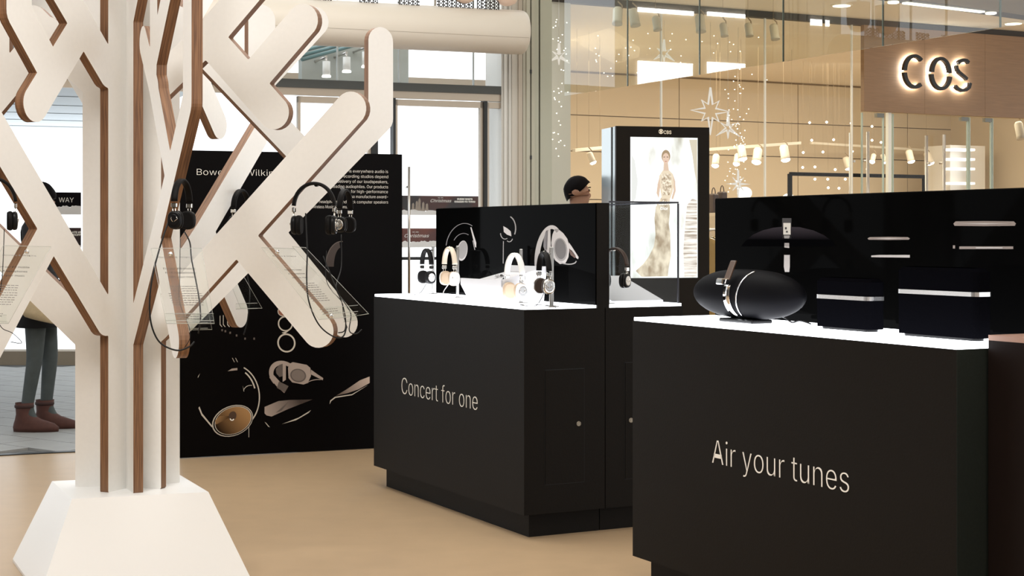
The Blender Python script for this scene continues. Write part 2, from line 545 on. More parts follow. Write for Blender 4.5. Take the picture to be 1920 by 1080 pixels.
# walking man behind the counters
t, s = person('person', (.50, 12.25, 0), math.radians(100), 1.755, 'dark-haired person in dark clothes walking behind the headphone counter', (M_SKIN, mat('dark_jacket', (.02, .022, .028), .8), mat('dark_trousers', (.015, .015, .018), .8)), .9)
hair(t, s, M_HAIR); eyes(t, s)
# ================================================================== structure: floor, ceiling
F0 = V(-3.03, 9.47, 0)                     # a point on the entrance line
def onF(s, z=0.0, off=0.0):               # s metres along the entrance from F0, off towards the hall
    return F0 + DF * s + NF * off + UP * z
def sF(px):                                # entrance coordinate of an image column
    p = hit(px, HZ, F0, NF); return (p - F0).dot(DF)

b = MB()
L, R_ = onF(-7), onF(3.9)
b.hexa([V(-9.6, -6, -0.2), V(14, -6, -0.2), V(14, 22, -0.2), V(1.2, 22, -0.2), R_ + V(0, 0, -0.2), L + V(0, 0, -0.2)],
       [V(-9.6, -6, 0), V(14, -6, 0), V(14, 22, 0), V(1.2, 22, 0), R_, L])
b.build('floor', M_FLOOR, kind='structure')

M_CEIL = mat('white_ceiling', (0.78, 0.76, 0.72), 0.8)
b = MB()
lo = [V(-9.6, -6, 4.3), V(9, -6, 4.3), V(9, 9.5, 4.3), onF(3.6, 4.3), onF(-7, 4.3)]
b.hexa(lo, [p + UP * 0.2 for p in lo])
b.build('ceiling', M_CEIL, kind='structure')
M_WALL = mat('pale_wall', (0.62, 0.60, 0.56), 0.7)
b = MB(); b.box((0, -6.1, 2.1), (24, 0.2, 4.6)); b.build('wall_back', M_WALL, kind='structure')
b = MB(); b.box((-9.7, 0.3, 2.1), (0.2, 12.8, 4.6)); b.build('wall_left', mat('dark_wall', (0.10, 0.10, 0.10), 0.7), kind='structure')  # unseen; added dark to cut light from the left and in gloss panels
# ================================================================== plywood tree
TREE = V((241 - 960) / FPX * 6.2, 6.2, 0)
BT = 0.3345                               # top of its plinth
TH = 0.037
LOS = math.degrees(math.atan2(TREE.x, TREE.y)) * -1      # direction to the viewer, degrees

tree = thing('plywood_tree', (TREE.x, TREE.y, 0), 'tall cream plywood display tree with rounded branches on a white flared plinth', 'display tree')

def contour(field, xs, zs):
    """marching squares, zero level; returns closed loops (inside is field < 0)"""
    nx, nz = field.shape
    neg = field < 0
    segs = {}
    def ip(i0, j0, i1, j1):
        a, c = field[i0, j0], field[i1, j1]
        t = a / (a - c)
        return (xs[i0] + (xs[i1] - xs[i0]) * t, zs[j0] + (zs[j1] - zs[j0]) * t)
    cross = np.argwhere((neg[:-1, :-1].astype(int) + neg[1:, :-1] + neg[1:, 1:] + neg[:-1, 1:]) % 4 != 0)
    pts = {}
    def edge(k):
        if k not in pts:
            i, j, d = k
            pts[k] = ip(i, j, i + 1, j) if d == 0 else ip(i, j, i, j + 1)
        return k
    nxt = {}
    for i, j in cross:
        i, j = int(i), int(j)
        a, bb, c, d = neg[i, j], neg[i + 1, j], neg[i + 1, j + 1], neg[i, j + 1]
        e = [(i, j, 0), (i + 1, j, 1), (i, j + 1, 0), (i, j, 1)]   # bottom right top left
        code = a + 2 * bb + 4 * c + 8 * d
        tab = {1: [(3, 0)], 2: [(0, 1)], 3: [(3, 1)], 4: [(1, 2)], 5: [(3, 2), (1, 0)], 6: [(0, 2)], 7: [(3, 2)],
               8: [(2, 3)], 9: [(2, 0)], 10: [(0, 3), (2, 1)], 11: [(2, 1)], 12: [(1, 3)], 13: [(1, 0)], 14: [(0, 3)]}
        for p, q in tab[code]:
            nxt[edge(e[p])] = edge(e[q])
    loops = []
    while nxt:
        k0, k = next(iter(nxt.items()))
        lp = [pts[k0]]; del nxt[k0]
        while k != k0 and k in nxt:
            lp.append(pts[k]); k2 = nxt[k]; del nxt[k]; k = k2
        loops.append(lp)
    return loops

def rdp(p, tol):
    if len(p) < 3: return p
    a, c = np.array(p[0]), np.array(p[-1]); d = c - a; L = np.hypot(*d)
    q = np.array(p[1:-1]) - a
    h = np.abs(d[0] * q[:, 1] - d[1] * q[:, 0]) / L if L > 1e-12 else np.hypot(q[:, 0], q[:, 1])
    i = int(h.argmax())
    if h[i] < tol: return [p[0], p[-1]]
    return rdp(p[:i + 2], tol)[:-1] + rdp(p[i + 1:], tol)

def area2(p):
    return sum(p[i - 1][0] * p[i][1] - p[i][0] * p[i - 1][1] for i in range(len(p))) / 2

def inside(pt, poly):
    x, y = pt; c = False
    for i in range(len(poly)):
        (x0, y0), (x1, y1) = poly[i - 1], poly[i]
        if (y0 > y) != (y1 > y) and x < (x1 - x0) * (y - y0) / (y1 - y0) + x0: c = not c
    return c

def fin(app, edge_px, strokes, wdt, top=2.75, low_edge=None):
    """one radial panel.  app: angle from the viewer's line; strokes: centre lines as image points on its visible face"""
    a = math.radians(app + LOS)
    d = V(math.sin(a), -math.cos(a), 0)
    n = V(-d.y, d.x, 0)
    side = 1 if n.dot(V(0, 0, 0) - V(TREE.x, TREE.y, 0)) > 0 else -1
    p0 = V(TREE.x, TREE.y, 0) + n * side * TH / 2
    def rz(px, py):
        q = hit(px, py, p0, n)
        return ((q - V(TREE.x, TREE.y, 0)).dot(d), q.z)
    segs = []
    for st in strokes:
        pl = [rz(*p) for p in st]
        segs += [(pl[i], pl[i + 1]) for i in range(len(pl) - 1)]
    re = rz(edge_px, 440)[0]
    xs = np.arange(-0.02, max(max(max(s[0][0], s[1][0]) for s in segs), re) + 0.12, 0.005)
    zs = np.arange(BT - 0.02, top + 0.2, 0.005)
    X, Z = np.meshgrid(xs, zs, indexing='ij')
    def boxd(x0, x1, z0, z1):
        qx = np.abs(X - (x0 + x1) / 2) - (x1 - x0) / 2; qz = np.abs(Z - (z0 + z1) / 2) - (z1 - z0) / 2
        return np.hypot(np.maximum(qx, 0), np.maximum(qz, 0)) + np.minimum(np.maximum(qx, qz), 0)
    F = boxd(0.0, re, BT - 0.5, top)
    if low_edge:
        F = np.minimum(F, boxd(0.0, rz(low_edge[0], 440)[0], BT - 0.5, rz(low_edge[0], low_edge[1])[1]))
    for (x0, z0), (x1, z1) in segs:
        dx, dz = x1 - x0, z1 - z0; L2 = dx * dx + dz * dz + 1e-12
        t = np.clip(((X - x0) * dx + (Z - z0) * dz) / L2, 0, 1)
        F = np.minimum(F, np.hypot(X - x0 - t * dx, Z - z0 - t * dz) - wdt / 2)
    F = np.maximum(F, BT - Z)              # flat foot on the plinth
    F = np.maximum(F, -X)
    loops = []
    for lp in contour(F + 1e-7, xs, zs):
        if len(lp) < 8: continue
        h = len(lp) // 2
        q = rdp(lp[:h + 1], 0.0007)[:-1] + rdp(lp[h:] + [lp[0]], 0.0007)[:-1]
        if abs(area2(q)) > 4e-4: loops.append(q)
    outer = [l for l in loops if not any(inside(l[0], m) for m in loops if m is not l)]
    b = MB()
    P3 = lambda p, o: V(TREE.x, TREE.y, 0) + d * p[0] + UP * p[1] + n * o
    for ou in outer:
        grp = [ou] + [l for l in loops if l is not ou and inside(l[0], ou)]
        flat = [p for l in grp for p in l]
        tri = tessellate_polygon([[V(p[0], p[1], 0) for p in l] for l in grp])
        fr = [P3(p, TH / 2) for p in flat]; bk = [P3(p, -TH / 2) for p in flat]
        N = len(flat)
        fs = [tuple(t) for t in tri]
        b.add(fr + bk, fs + [tuple(i + N for i in t[::-1]) for t in tri], 0)
        k = 0
        for l in grp:
            m = len(l)
            b.add([P3(p, TH / 2) for p in l] + [P3(p, -TH / 2) for p in l],
                  [(i, (i + 1) % m, m + (i + 1) % m, m + i) for i in range(m)], 1)
            k += m
    # own frame: x radial, y through the thickness, z up, so the ply layers follow the panel
    o = b.build('branch_panel', [M_LAM, M_PLY], None)
    Rm = Matrix(((d.x, n.x, 0, TREE.x), (d.y, n.y, 0, TREE.y), (0, 0, 1, 0), (0, 0, 0, 1)))
    o.data.transform(Rm.inverted())
    o.parent = tree
    o.matrix_local = Matrix.Translation(V(-TREE.x, -TREE.y, 0)) @ Rm
    MW[o] = Rm
    return d, n * side

AW = 0.132
FA = fin(-36, 203, [
    [(200, 597), (-14, 235), (-60, 157)],
    [(100, 428), (26, 565), (-40, 690)],
    [(205, 133), (120, -15), (90, -66)],
    [(143, 68), (67, 194)],
    [(88, 118), (36, 22), (36, -120)],
    [(205, -140), (110, -300)]], AW)
FB = fin(12, 250, [
    [(238, 655), (292, 443), (351, 190), (351, -220)],
    [(292, 443), (328, 640)],
    [(318, 330), (286, 155), (287, 110), (312, -10), (330, -90)],
    [(290, 170), (268, 78)],
    [(288, 100), (288, -120)],
    [(238, 62), (262, -60)]], 0.115)
FC = fin(58, 302, [
    [(290, 612), (445, 440), (657, 204)],
    [(460, 460), (596, 620)],
    [(280, 175), (398, 60), (470, -25)],
    [(395, 78), (513, 211)],
    [(470, 152), (567, 39)],
    [(285, -180), (420, -330)]], 0.127)
FD = fin(110, 337, [
    [(320, 620), (515, 425), (714, 222), (714, 77)],
    [(507, 436), (647, 606)],
    [(590, 312), (400, 112), (335, 40)],
    [(470, 170), (592, 40)],
    [(491, 180), (491, 36)],
    [(330, -150), (430, -260)]], 0.119)
FF = fin(147, 300, [
    [(295, 570), (380, 440), (470, 286), (490, 252)],
    [(385, 432), (452, 588)],
    [(305, 125), (372, 10), (430, -90)],
    [(340, 65), (412, 234)],
    [(376, 150), (446, 30), (446, 88)],
    [(446, 30), (500, -60)]], 0.122)
FG = fin(-143, 190, [
    [(215, 250), (125, 105), (50, -16)]], 0.122)
FE = fin(-108, 155, [
    [(160, 623), (0, 467), (-40, 428)],
    [(170, 145), (78, 58), (60, 40)],
    [(88, 62), (-18, 190), (-60, 240)],
    [(20, 150), (-12, 120), (-12, -80)],
    [(170, -120), (80, -210)]], 0.126, low_edge=(141, 615))

# flared plinth
c = V(TREE.x, TREE.y, 0)
hx = V(0.2367, 0.08, 0); hy = V(-0.0985, 0.2145, 0)
def ring(q, z):
    return [c + (hx * a + hy * bb) * q + UP * z for a, bb in ((-1, -1), (1, -1), (1, 1), (-1, 1))]
b = MB(); b.loft([ring(1.53, 0.0), ring(1.53, 0.012), ring(1.0, BT)], 0)
b.build('plinth', M_WHITE, tree)
# ================================================================== counters
def boxuv(b, O, u0, u1, v0, v1, z0, z1, mi=0, U=None, W=None):
    lo = [O + U * a + W * c_ + UP * z0 for a, c_ in ((u0, v0), (u1, v0), (u1, v1), (u0, v1))]
    b.hexa(lo, [p + UP * (z1 - z0) for p in lo], mi)
    return b

U1 = -D1                                   # along the long face, away from the viewer
CA = V(0.0517, 6.86, 0); LEN = 1.68        # near corner of the first counter
CR = V(1.244, 4.478, 0); LEN2 = 1.72       # near corner of the second
TOPZ, BOTZ, DIV = 1.0, 0.105, 1.45
PC = dict(U=U1, W=D2)

def cabinet(O, ln, v0, v1, label, frontpl=True, front_v=True):
    """cabinet unit: body, recessed plinth, lit top"""
    t = thing('display_counter', O + U1 * ln / 2 + D2 * (v0 + v1) / 2, label, 'counter', 'dark display counters')
    b = MB(); boxuv(b, O, 0, ln, v0, v1, BOTZ, TOPZ - 0.012, **PC); b.build('body', M_DARK, t)
    b = MB(); boxuv(b, O, 0.05, ln - 0.05, v0 + (0.05 if front_v else 0), v1 - (0 if front_v else 0.05), 0.0, BOTZ, **PC); b.build('plinth', M_DARK, t)
    return t

c1 = cabinet(CA, LEN, 0.0, 0.402, 'dark counter lettered Concert for one with headphones on its lit top')
b = MB(); boxuv(b, CA, 0.004, LEN - 0.004, 0.004, 0.36, TOPZ - 0.012, TOPZ, **PC); b.build('lit_top', M_LIT, c1)
b = MB(); boxuv(b, CA, 0, LEN, 0.363, 0.425, TOPZ - 0.012, DIV, **PC); b.build('back_panel', M_DARK, c1)
b = MB(); boxuv(b, CA, 0.006, LEN, 0.357, 0.363, TOPZ, DIV - 0.003, **PC); gp1 = b.build('gloss_sheet', M_GLOSSB, c1)
c1b = cabinet(CA, LEN, 0.406, 0.812, 'dark counter behind the Concert for one counter, carrying a glass case', front_v=False)
b = MB(); boxuv(b, CA, 0.004, LEN - 0.004, 0.427, 0.806, TOPZ - 0.012, TOPZ, **PC); b.build('lit_top', M_LIT, c1b)

c2 = cabinet(CR, LEN2, 0.0, 0.405, 'dark counter lettered Air your tunes with black speakers on its lit top')
b = MB(); boxuv(b, CR, 0.004, LEN2 - 0.004, 0.004, 0.368, TOPZ - 0.012, TOPZ, **PC); b.build('lit_top', M_LIT, c2)
b = MB(); boxuv(b, CR, 0.06, LEN2, 0.375, 0.43, TOPZ - 0.012, DIV, **PC); b.build('back_panel', M_DARK, c2)
b = MB(); boxuv(b, CR, 0.06, LEN2 - 0.006, 0.369, 0.375, TOPZ, DIV - 0.003, **PC); gp2 = b.build('gloss_sheet', M_GLOSSB, c2)
b = MB(); boxuv(b, CR, -0.0015, 0, 0.0005, 0.40, BOTZ, TOPZ - 0.012, **PC); b.build('end_panel', M_DARKEND, c2)

# third counter at the right edge of the picture
C3 = V(1.339, 4.527, 0) + D1 * 0.012
t = thing('side_counter', C3 + D1 * 0.8 + D2 * 0.35, 'plain dark brown counter cut off by the right edge, with a brown top', 'counter')
M_BROWN = mat('dark_brown_laminate', (0.009, 0.0055, 0.0045), 0.5, spec=.08)
M_BROWNT = mat('brown_top_laminate', (0.36, 0.22, 0.17), 0.4)
b = MB(); boxuv(b, C3, -1.6, 0, 0, 0.7, 0.09, 1.012, **PC); b.build('body', M_BROWN, t)
b = MB(); boxuv(b, C3, -1.58, -0.04, 0.04, 0.66, 0.0, 0.09, **PC); b.build('plinth', M_BROWN, t)
b = MB(); boxuv(b, C3, -1.6, 0, 0, 0.7, 1.012, 1.027, **PC); b.build('worktop', M_BROWNT, t)

# doors with locks in the short face of the first counter pair
def door(par, v0, v1, z0, z1, lock_px):
    b = MB(); boxuv(b, CA, -0.003, 0.0, v0 + .003, v1 - .003, z0 + .003, z1 - .003, **PC)
    d_ = b.build('door', M_DARK, par)
    b = MB()
    for (a0, a1, y0, y1) in ((v0, v1, z1 - .003, z1), (v0, v1, z0, z0 + .003), (v0, v0 + .003, z0, z1), (v1 - .003, v1, z0, z1)):
        boxuv(b, CA, -0.0006, 0.0, a0, a1, y0, y1, **PC)
    b.build('door_gap', M_MATTEB, d_)
    p = hit(*lock_px, CA + D1 * 0.003, D1)
    b = MB(); b.lathe(p, D1, [(0.011, 0), (0.011, 0.002), (0.0085, 0.003), (0.0075, 0.0015), (0.005, 0.0015), (0.004, 0.003)], 20)
    b.build('lock', mat('dull_lock', (.28, .25, .2), .4, metal=.8), d_)
def vz(px, py):
    p = hit(px, py, CA, D1); return (p - CA).dot(D2), p.z
vA, zA = vz(1021, 910); vB, zB = vz(1096, 690)
door(c1, vA, vB, zA, zB, (1085, 794.5))
vA, zA = vz(1171, 899); vB, zB = vz(1245, 676)
door(c1b, vA, vB, zA, zB, (1183, 788))
# lettering on the long faces
p = hit(752, 738, CA, D2); q = hit(894, 771, CA, D2)
text('letter', 'Concert for one', p - D2 * 0.0004, -U1, UP, 0.165, M_TEXT, c1, 0.001, fit=(q - p).length, off=-0.0022, letters=True)
p = hit(1334, 868, CR, D2); q = hit(1590, 928, CR, D2)
text('letter', 'Air your tunes', p - D2 * 0.0004, -U1, UP, 0.165, M_TEXT, c2, 0.001, fit=(q - p).length, off=-0.0022, letters=True)

# ================================================================== printed black panel
PL = V((337 - 960) / FPX * 9.357, 9.357, 0)
DP = dirv(0.929, 0.371); NP = V(DP.y, -DP.x, 0)
PW, PH = 1.363, 1.805
pan = thing('advertising_panel', PL + DP * PW / 2, 'freestanding black advertising panel with white text and product pictures', 'panel')
b = MB(); lo = [PL, PL + DP * PW, PL + DP * PW - NP * 0.05, PL - NP * 0.05]; b.hexa([p + UP * 0.004 for p in lo], [p + UP * PH for p in lo])
M_PRINTB = mat('black_print', (0.0025, 0.002, 0.002), 0.35, spec=0.06)
b.build('board', M_PRINTB, pan)
# ================================================================== entrance front
def boxF(b, s0, s1, z0, z1, o0, o1, mi=0):
    lo = [onF(s0, z0, o0), onF(s1, z0, o0), onF(s1, z0, o1), onF(s0, z0, o1)]
    return b.hexa(lo, [p + UP * (z1 - z0) for p in lo], mi)

M_FRAME = mat('dark_door_frame', (0.012, 0.014, 0.015), 0.4)
M_HEAD = mat('grey_header', (0.065, 0.07, 0.066), 0.4)
M_STILE = mat('bronze_aluminium', (0.42, 0.36, 0.29), 0.35, metal=0.6)
SE = sF(940)
b = MB(); boxF(b, -7, SE, 2.243, 2.296, -0.08, 0.0); b.build('trim_1', M_HEAD, kind='structure')
b = MB(); boxF(b, -7, SE, 2.196, 2.243, -0.06, -0.015); b.build('trim_2', M_STILE, kind='structure')
b = MB(); boxF(b, -7, SE, 0.0, 0.006, -0.06, 0.0); b.build('trim_3', M_FRAME, kind='structure')

# glazing above the header, one pane per bay
edges = [-7, -4.6, -2.2, sF(520), sF(636), sF(752), sF(892), SE]
win = tag(bpy.data.objects.new('window_1', None), kind='structure'); COL.objects.link(win); MW[win] = Matrix.Identity(4)
for i in range(len(edges) - 1):
    b = MB(); boxF(b, edges[i] + .004, edges[i + 1] - .004, 2.30, 4.3, -0.05, -0.04); b.build('pane', M_GLASS, win)
for e in edges[1:-1]:
    b = MB(); boxF(b, e - .004, e + .004, 2.30, 4.3, -0.055, -0.035); b.build('pane_joint', mat('pale_joint', (0.55, 0.6, 0.6), 0.4), win)

def dposts(xs):
    for x0, x1 in xs:
        b = MB(); boxF(b, sF(x0), sF(x1), 0.006, 2.196, -0.07, 0.0); b.build('door_post', M_FRAME, win)
dposts([(737.5, 742), (908, 914), (698, 709)])
# glass door leaves
def leaf(n, x0, x1, hx=None):
    t = tag(bpy.data.objects.new('door_%d' % n, None), kind='structure'); COL.objects.link(t); MW[t] = Matrix.Identity(4)
    s0, s1 = sF(x0), sF(x1)
    b = MB(); boxF(b, s0 + .018, s1 - .018, 0.08, 2.15, -0.045, -0.035); b.build('pane', M_GLASS, t)
    for a, c_ in ((s0, s0 + .018), (s1 - .018, s1)):
        b = MB(); boxF(b, a, c_, 0.01, 2.19, -0.06, -0.02); b.build('stile', M_STILE, t)
    b = MB(); boxF(b, s0, s1, 0.01, 0.08, -0.06, -0.02); b.build('bottom_rail', M_STILE, t)
    b = MB(); boxF(b, s0, s1, 2.15, 2.19, -0.06, -0.02); b.build('top_rail', M_STILE, t)
    if hx:
        s = sF(hx); b = MB()
        b.cyl(onF(s, 0.75, 0.045), onF(s, 1.75, 0.045), 0.0085, 12)
        h = b.build('pull_handle', M_METAL, t)
        b = MB(); b.cyl(onF(s, 1.62, 0.045), onF(s, 1.62, -0.02), 0.008, 10); b.build('handle_bracket', M_METAL, h)
        b = MB(); b.cyl(onF(s, 0.9, 0.045), onF(s, 0.9, -0.02), 0.008, 10); b.build('handle_bracket', M_METAL, h)
leaf(1, 742.5, 907.5, 763)
leaf(2, 914.5, 1000)
leaf(3, 560, 697)
# threshold bar across the doors behind the counter
b = MB(); boxF(b, sF(745), sF(905), 1.145, 1.165, -0.02, -0.012); b.build('trim_4', M_FRAME, kind='structure')

# air curtain: long pale cylinder above the doors
ZC, RC = 2.615, 0.142
s_end = sF(946)
def onD(s, z=0, off=0): return onF(s, z, 0.33 + off)
ac = thing('air_curtain', onD((s_end - 2.6) , ZC), 'long pale cylindrical air curtain above the entrance doors', 'air curtain')
M_DUCT = mat('cream_duct', (0.64, 0.595, 0.52), 0.5)
b = MB(); ax = DF
pr = [(RC * .93, s_end - 4.4)] + [(RC, s_end - 4.38), (RC, s_end - 0.03), (RC * .985, s_end - 0.01), (RC * .95, s_end)]
b.lathe(onD(0, ZC), DF, [(r, h) for r, h in pr], 40, 0); b.build('housing', M_DUCT, ac)
for k in (-20, 62):
    b = MB(); a = math.radians(k)
    q = lambda s, a: onD(s, ZC) + (NF * math.cos(a) + UP * math.sin(a)) * (RC + 0.0006)
    b.quad(q(s_end - 4.3, a - .006), q(s_end - .012, a - .006), q(s_end - .012, a + .006), q(s_end - 4.3, a + .006))
    b.build('seam', mat('seam_line', (0.30, 0.26, 0.2), 0.6), ac)
# perforated grilles on top
mg = bpy.data.materials.new('perforated_grille'); mg.use_nodes = True
nt = mg.node_tree; bs = nt.nodes['Principled BSDF']; bs.inputs['Roughness'].default_value = .5
tc = nt.nodes.new('ShaderNodeTexCoord'); ck = nt.nodes.new('ShaderNodeTexChecker'); ck.inputs['Scale'].default_value = 95
ck.inputs[1].default_value = (0.02, 0.018, 0.015, 1); ck.inputs[2].default_value = (0.62, 0.52, 0.38, 1)
bs.inputs['Base Color'].default_value = (0.03, 0.025, 0.02, 1)
nt.links.new(tc.outputs['Object'], ck.inputs[0]); nt.links.new(ck.outputs['Fac'], bs.inputs['Alpha'])
for x0, x1 in ((560, 592), (642, 676), (712, 752), (783, 850), (856, 897)):
    s0, s1 = sF(x0), sF(x1)
    b = MB(); boxF(b, s0, s1, ZC + RC * .86, ZC + RC * .86 + .075, .33 + .055, .33 + .058)
    b.build('grille', mg, ac)
for sx in (s_end - 0.6, s_end - 2.2):
    b = MB(); b.cyl(onD(sx, ZC + RC - .004), onD(sx, 4.3), 0.008, 8); b.build('hanger', M_METAL, ac)

# round ends of two ceiling ducts just inside the top edge
for i, x in enumerate((834, 911)):
    s = sF(x); p = onD(s, 2.76, 0.05)
    b = MB(); b.lathe(p + UP * 0.105, UP, [(0.02, -0.09), (0.055, -0.075), (0.082, -0.03), (0.085, 0.06), (0.085, 0.12)], 24)
    b.cyl(p + UP * 0.22, p + UP * 1.4, 0.012, 8)
    t = b.build('pendant_lamp', mat('blush_shade', (0.80, 0.62, 0.52), 0.5),
          label='rounded blush lamp peeking in above the air curtain, %s one' % ('left' if i == 0 else 'right'), cat='lamp', group='rounded lamps above the air curtain', loc=p)

# clad column right of the doors
colm = tag(bpy.data.objects.new('wall_column', None), kind='structure'); COL.objects.link(colm); MW[colm] = Matrix.Identity(4)
strips = [(940, 944, .00, (.58, .57, .53)), (944, 949, .012, (.62, .61, .57)), (949, 953, .0, (.55, .54, .5)), (953, 958, .012, (.60, .59, .55)),
          (958, 969, .02, (.52, .49, .43)), (969, 976.5, .03, (.44, .39, .32)), (976.5, 978.5, -.02, (.05, .05, .04)), (978.5, 984, .02, (.46, .44, .36)),
          (984, 991, .03, (.43, .42, .34)), (991, 993.5, -.01, (.06, .06, .05)), (993.5, 1000, .03, (.42, .41, .33)), (1000, 1008, .02, (.40, .40, .32)),
          (1008, 1010.5, -.02, (.12, .12, .10)), (1010.5, 1032, .025, (.40, .40, .33)), (1032, 1035, -.01, (.08, .09, .075))]
for x0, x1, o, cc in strips:
    b = MB(); boxF(b, sF(x0), sF(x1), 0, 4.3, -0.3, o)
    b.build('cladding_strip', mat('cladding_%d' % int(cc[0] * 100), cc, 0.4, metal=0.3), colm)
for yy in (134, 295):
    s = sF(992); z = hit(992, yy, onF(0, 0, .03), NF).z
    b = MB(); boxF(b, s - .006, s + .006, z - .012, z + .012, 0, .035); b.build('fixing_clip', M_FRAME, colm)

# ------------------------------------------------------------------ outside
M_PAVE = mat('grey_paving', (0.30, 0.30, 0.29), 0.6, noise=0.15, nscale=6)
b = MB(); lo = [onF(-9, -0.22, -0.06), onF(3.2, -0.22, -0.06), onF(3.2, -0.22, -9), onF(-9, -0.22, -9)]
b.hexa(lo, [p + UP * 0.205 for p in lo])
pav = b.build('pavement', mat('paving_joint', (0.13, 0.13, 0.125), 0.8), kind='structure')
dk = dirv(0.80, -0.60); dn = V(dk.y, -dk.x, 0)       # laid on the slant
tile_me = None
for i in range(-40, 60):
    for j in range(-40, 60):
        c0 = V(-3.6, 12.0, 0) + dk * ((i + (j % 2) * .5) * 0.60) + dn * (j * 0.30)
        rel = c0 - F0
        off = -(rel.dot(NF))
        if off < 0.26 or off > 6.6: continue
        k = c0.x / c0.y
        if k < -0.36 or k > -0.24: continue
        if tile_me is None:
            b = MB(); b.T = Matrix.Identity(4); b.box(c0 + UP * -0.0075, (0.592, 0.292, 0.015), 0, (dk, dn, UP))
            o = b.build('paving_tile', M_PAVE, pav); o0 = c0; tile_me = o
        else:
            o = tile_me.copy(); COL.objects.link(o); o.parent = pav; o.location = c0 - o0; MW[o] = MW[pav]
# low kerb far outside
b = MB(); kz = 16.4
b.box((-4.6, kz, 0.055), (6.0, 0.3, 0.14)); b.build('kerb_wall', mat('tan_stone', (0.30, 0.24, 0.17), 0.7), label='low tan stone kerb beyond the paving outside', cat='kerb')

# pale building soffit outside, seen through the glazing
M_PALE = mat('pale_outside_wall', (0.40, 0.44, 0.42), 0.7)
pA, pB = hit(566, 100, onF(0, 0, -0.8), NF), hit(766, 100, onF(0, 0, -0.8), NF)
b = MB(); lo = [V(pA.x, pA.y, 2.30), V(pB.x, pB.y, 2.30), V(pB.x, pB.y, 2.30) - NF * .1, V(pA.x, pA.y, 2.30) - NF * .1]
b.hexa(lo, [p + UP * 0.42 for p in lo]); b.build('wall_outside', M_PALE, kind='structure')
M_TEAL = mat('teal_beam', (0.12, 0.22, 0.23), 0.5)
for i, (x0, y0, x1, y1) in enumerate(((560, 106, 640, 84), (556, 98, 620, 82), (566, 112, 668, 84))):
    p, q = hit(x0, y0, onF(0, 0, -0.45), NF), hit(x1, y1, onF(0, 0, -0.7), NF)
    b = MB(); b.tube([p, q], 0.012, 6); b.build('trim_%d' % (6 + i), M_TEAL, kind='structure')
# outside canopy seen through the tree on the left
M_CAN = mat('pale_canopy', (0.60, 0.66, 0.70), 0.7)
b = MB(); z0 = 2.62
lo = [onF(-9, z0, -1.0), onF(2.0, z0, -1.0), onF(2.0, z0 , -12), onF(-9, z0, -12)]
b.hexa(lo, [p + UP * .1 for p in lo]); can = b.build('ceiling_canopy', M_CAN, kind='structure')
for k in range(9):
    b = MB(); b.hexa([onF(-9, z0 - .006, -1.3 - k * 1.1), onF(2.0, z0 - .006, -1.3 - k * 1.1), onF(2.0, z0 - .006, -1.33 - k * 1.1), onF(-9, z0 - .006, -1.33 - k * 1.1)],
                     [onF(-9, z0, -1.3 - k * 1.1), onF(2.0, z0, -1.3 - k * 1.1), onF(2.0, z0, -1.33 - k * 1.1), onF(-9, z0, -1.33 - k * 1.1)])
    b.build('joint_strip', mat('canopy_joint', (0.3, 0.34, 0.36), 0.6), can)
# white wall spotlights outside
for i, (x, yt, yb) in enumerate(((612, 115, 143), (650, 107, 134), (686, 97, 125))):
    p0 = onF(0, 0, -0.5)
    p, q = hit(x, yt, p0, NF), hit(x, yb, p0, NF)
    t = thing('spotlight', q, 'white cylinder spotlight hanging outside above the doors, ' + ('left one', 'middle one', 'right one, half behind a branch')[i], 'spotlight', 'cylinder spotlights above the doors')
    b = MB(); b.cyl(p, q, 0.026, 16); b.build('housing', mat('white_lamp_housing', (0.75, 0.78, 0.77), 0.4), t)
    b = MB(); b.lathe(q, -UP, [(0.028, -0.006), (0.030, 0), (0.03, 0.006), (0.02, 0.008)], 16); b.build('lens', emat('lamp_glow', (1, 0.96, 0.9), 4), t)
    b = MB(); b.cyl(p, p + UP * 0.03 + NF * -0.02, 0.008, 8); b.cyl(p + UP * .03, p + UP * 0.03 - NF * 0.30, 0.008, 8); b.build('bracket', M_METAL, t)

# outer glazing of the porch
wp = tag(bpy.data.objects.new('window_4', None), kind='structure'); COL.objects.link(wp); MW[wp] = Matrix.Identity(4)
M_GLASSO = glassmat('porch_glass', (1, 1, 1), 0.3)
for i in range(6):
    b = MB(); boxF(b, -4.4 + i * 1.5, min(-2.905 + i * 1.5, 4.3), 0.0, 2.5, -2.225, -2.2125); b.build('pane', M_GLASSO, wp)
b = MB(); boxF(b, -4.4, 3.9, 2.5, 2.56, -2.25, -2.19); b.build('head_rail', M_STILE, wp)
# banners on the outer glazing
def banner(px0, px1, py0, py1, off, name, label, top_frac, cols, parts):
    p0 = onF(0, 0, off)
    a = hit(px0, py0, p0, NF); c_ = hit(px1, py0, p0, NF)
    z1 = a.z; z0 = hit(px0, py1, p0, NF).z
    a.z = c_.z = 0
    t = thing(name, (a + c_) / 2 + UP * z0, label, 'banner', 'banners on the outer glazing')
    Lh = (c_ - a).length
    zs = z0 + (z1 - z0) * (1 - top_frac)
    b = MB(); b.hexa([a + UP * zs, c_ + UP * zs, c_ + UP * zs - NF * .004, a + UP * zs - NF * .004], [a + UP * z1, c_ + UP * z1, c_ + UP * z1 - NF * .004, a + UP * z1 - NF * .004]); b.build('sheet', cols, t)
    # torn snow edge
    b = MB(); n = 24; rnd = random.Random(5)
    poly = [(0, 0), (Lh, 0)] + [(Lh * (1 - i / n), (zs - z0) + rnd.uniform(-.004, .012)) for i in range(n + 1)]
    b.prism(poly, a + UP * z0 - NF * .002, DF, UP, 0.005); b.build('snow_strip', mat('snow_print', (0.74, 0.72, 0.70), 0.7), t)
    return t, a, c_, z0, z1
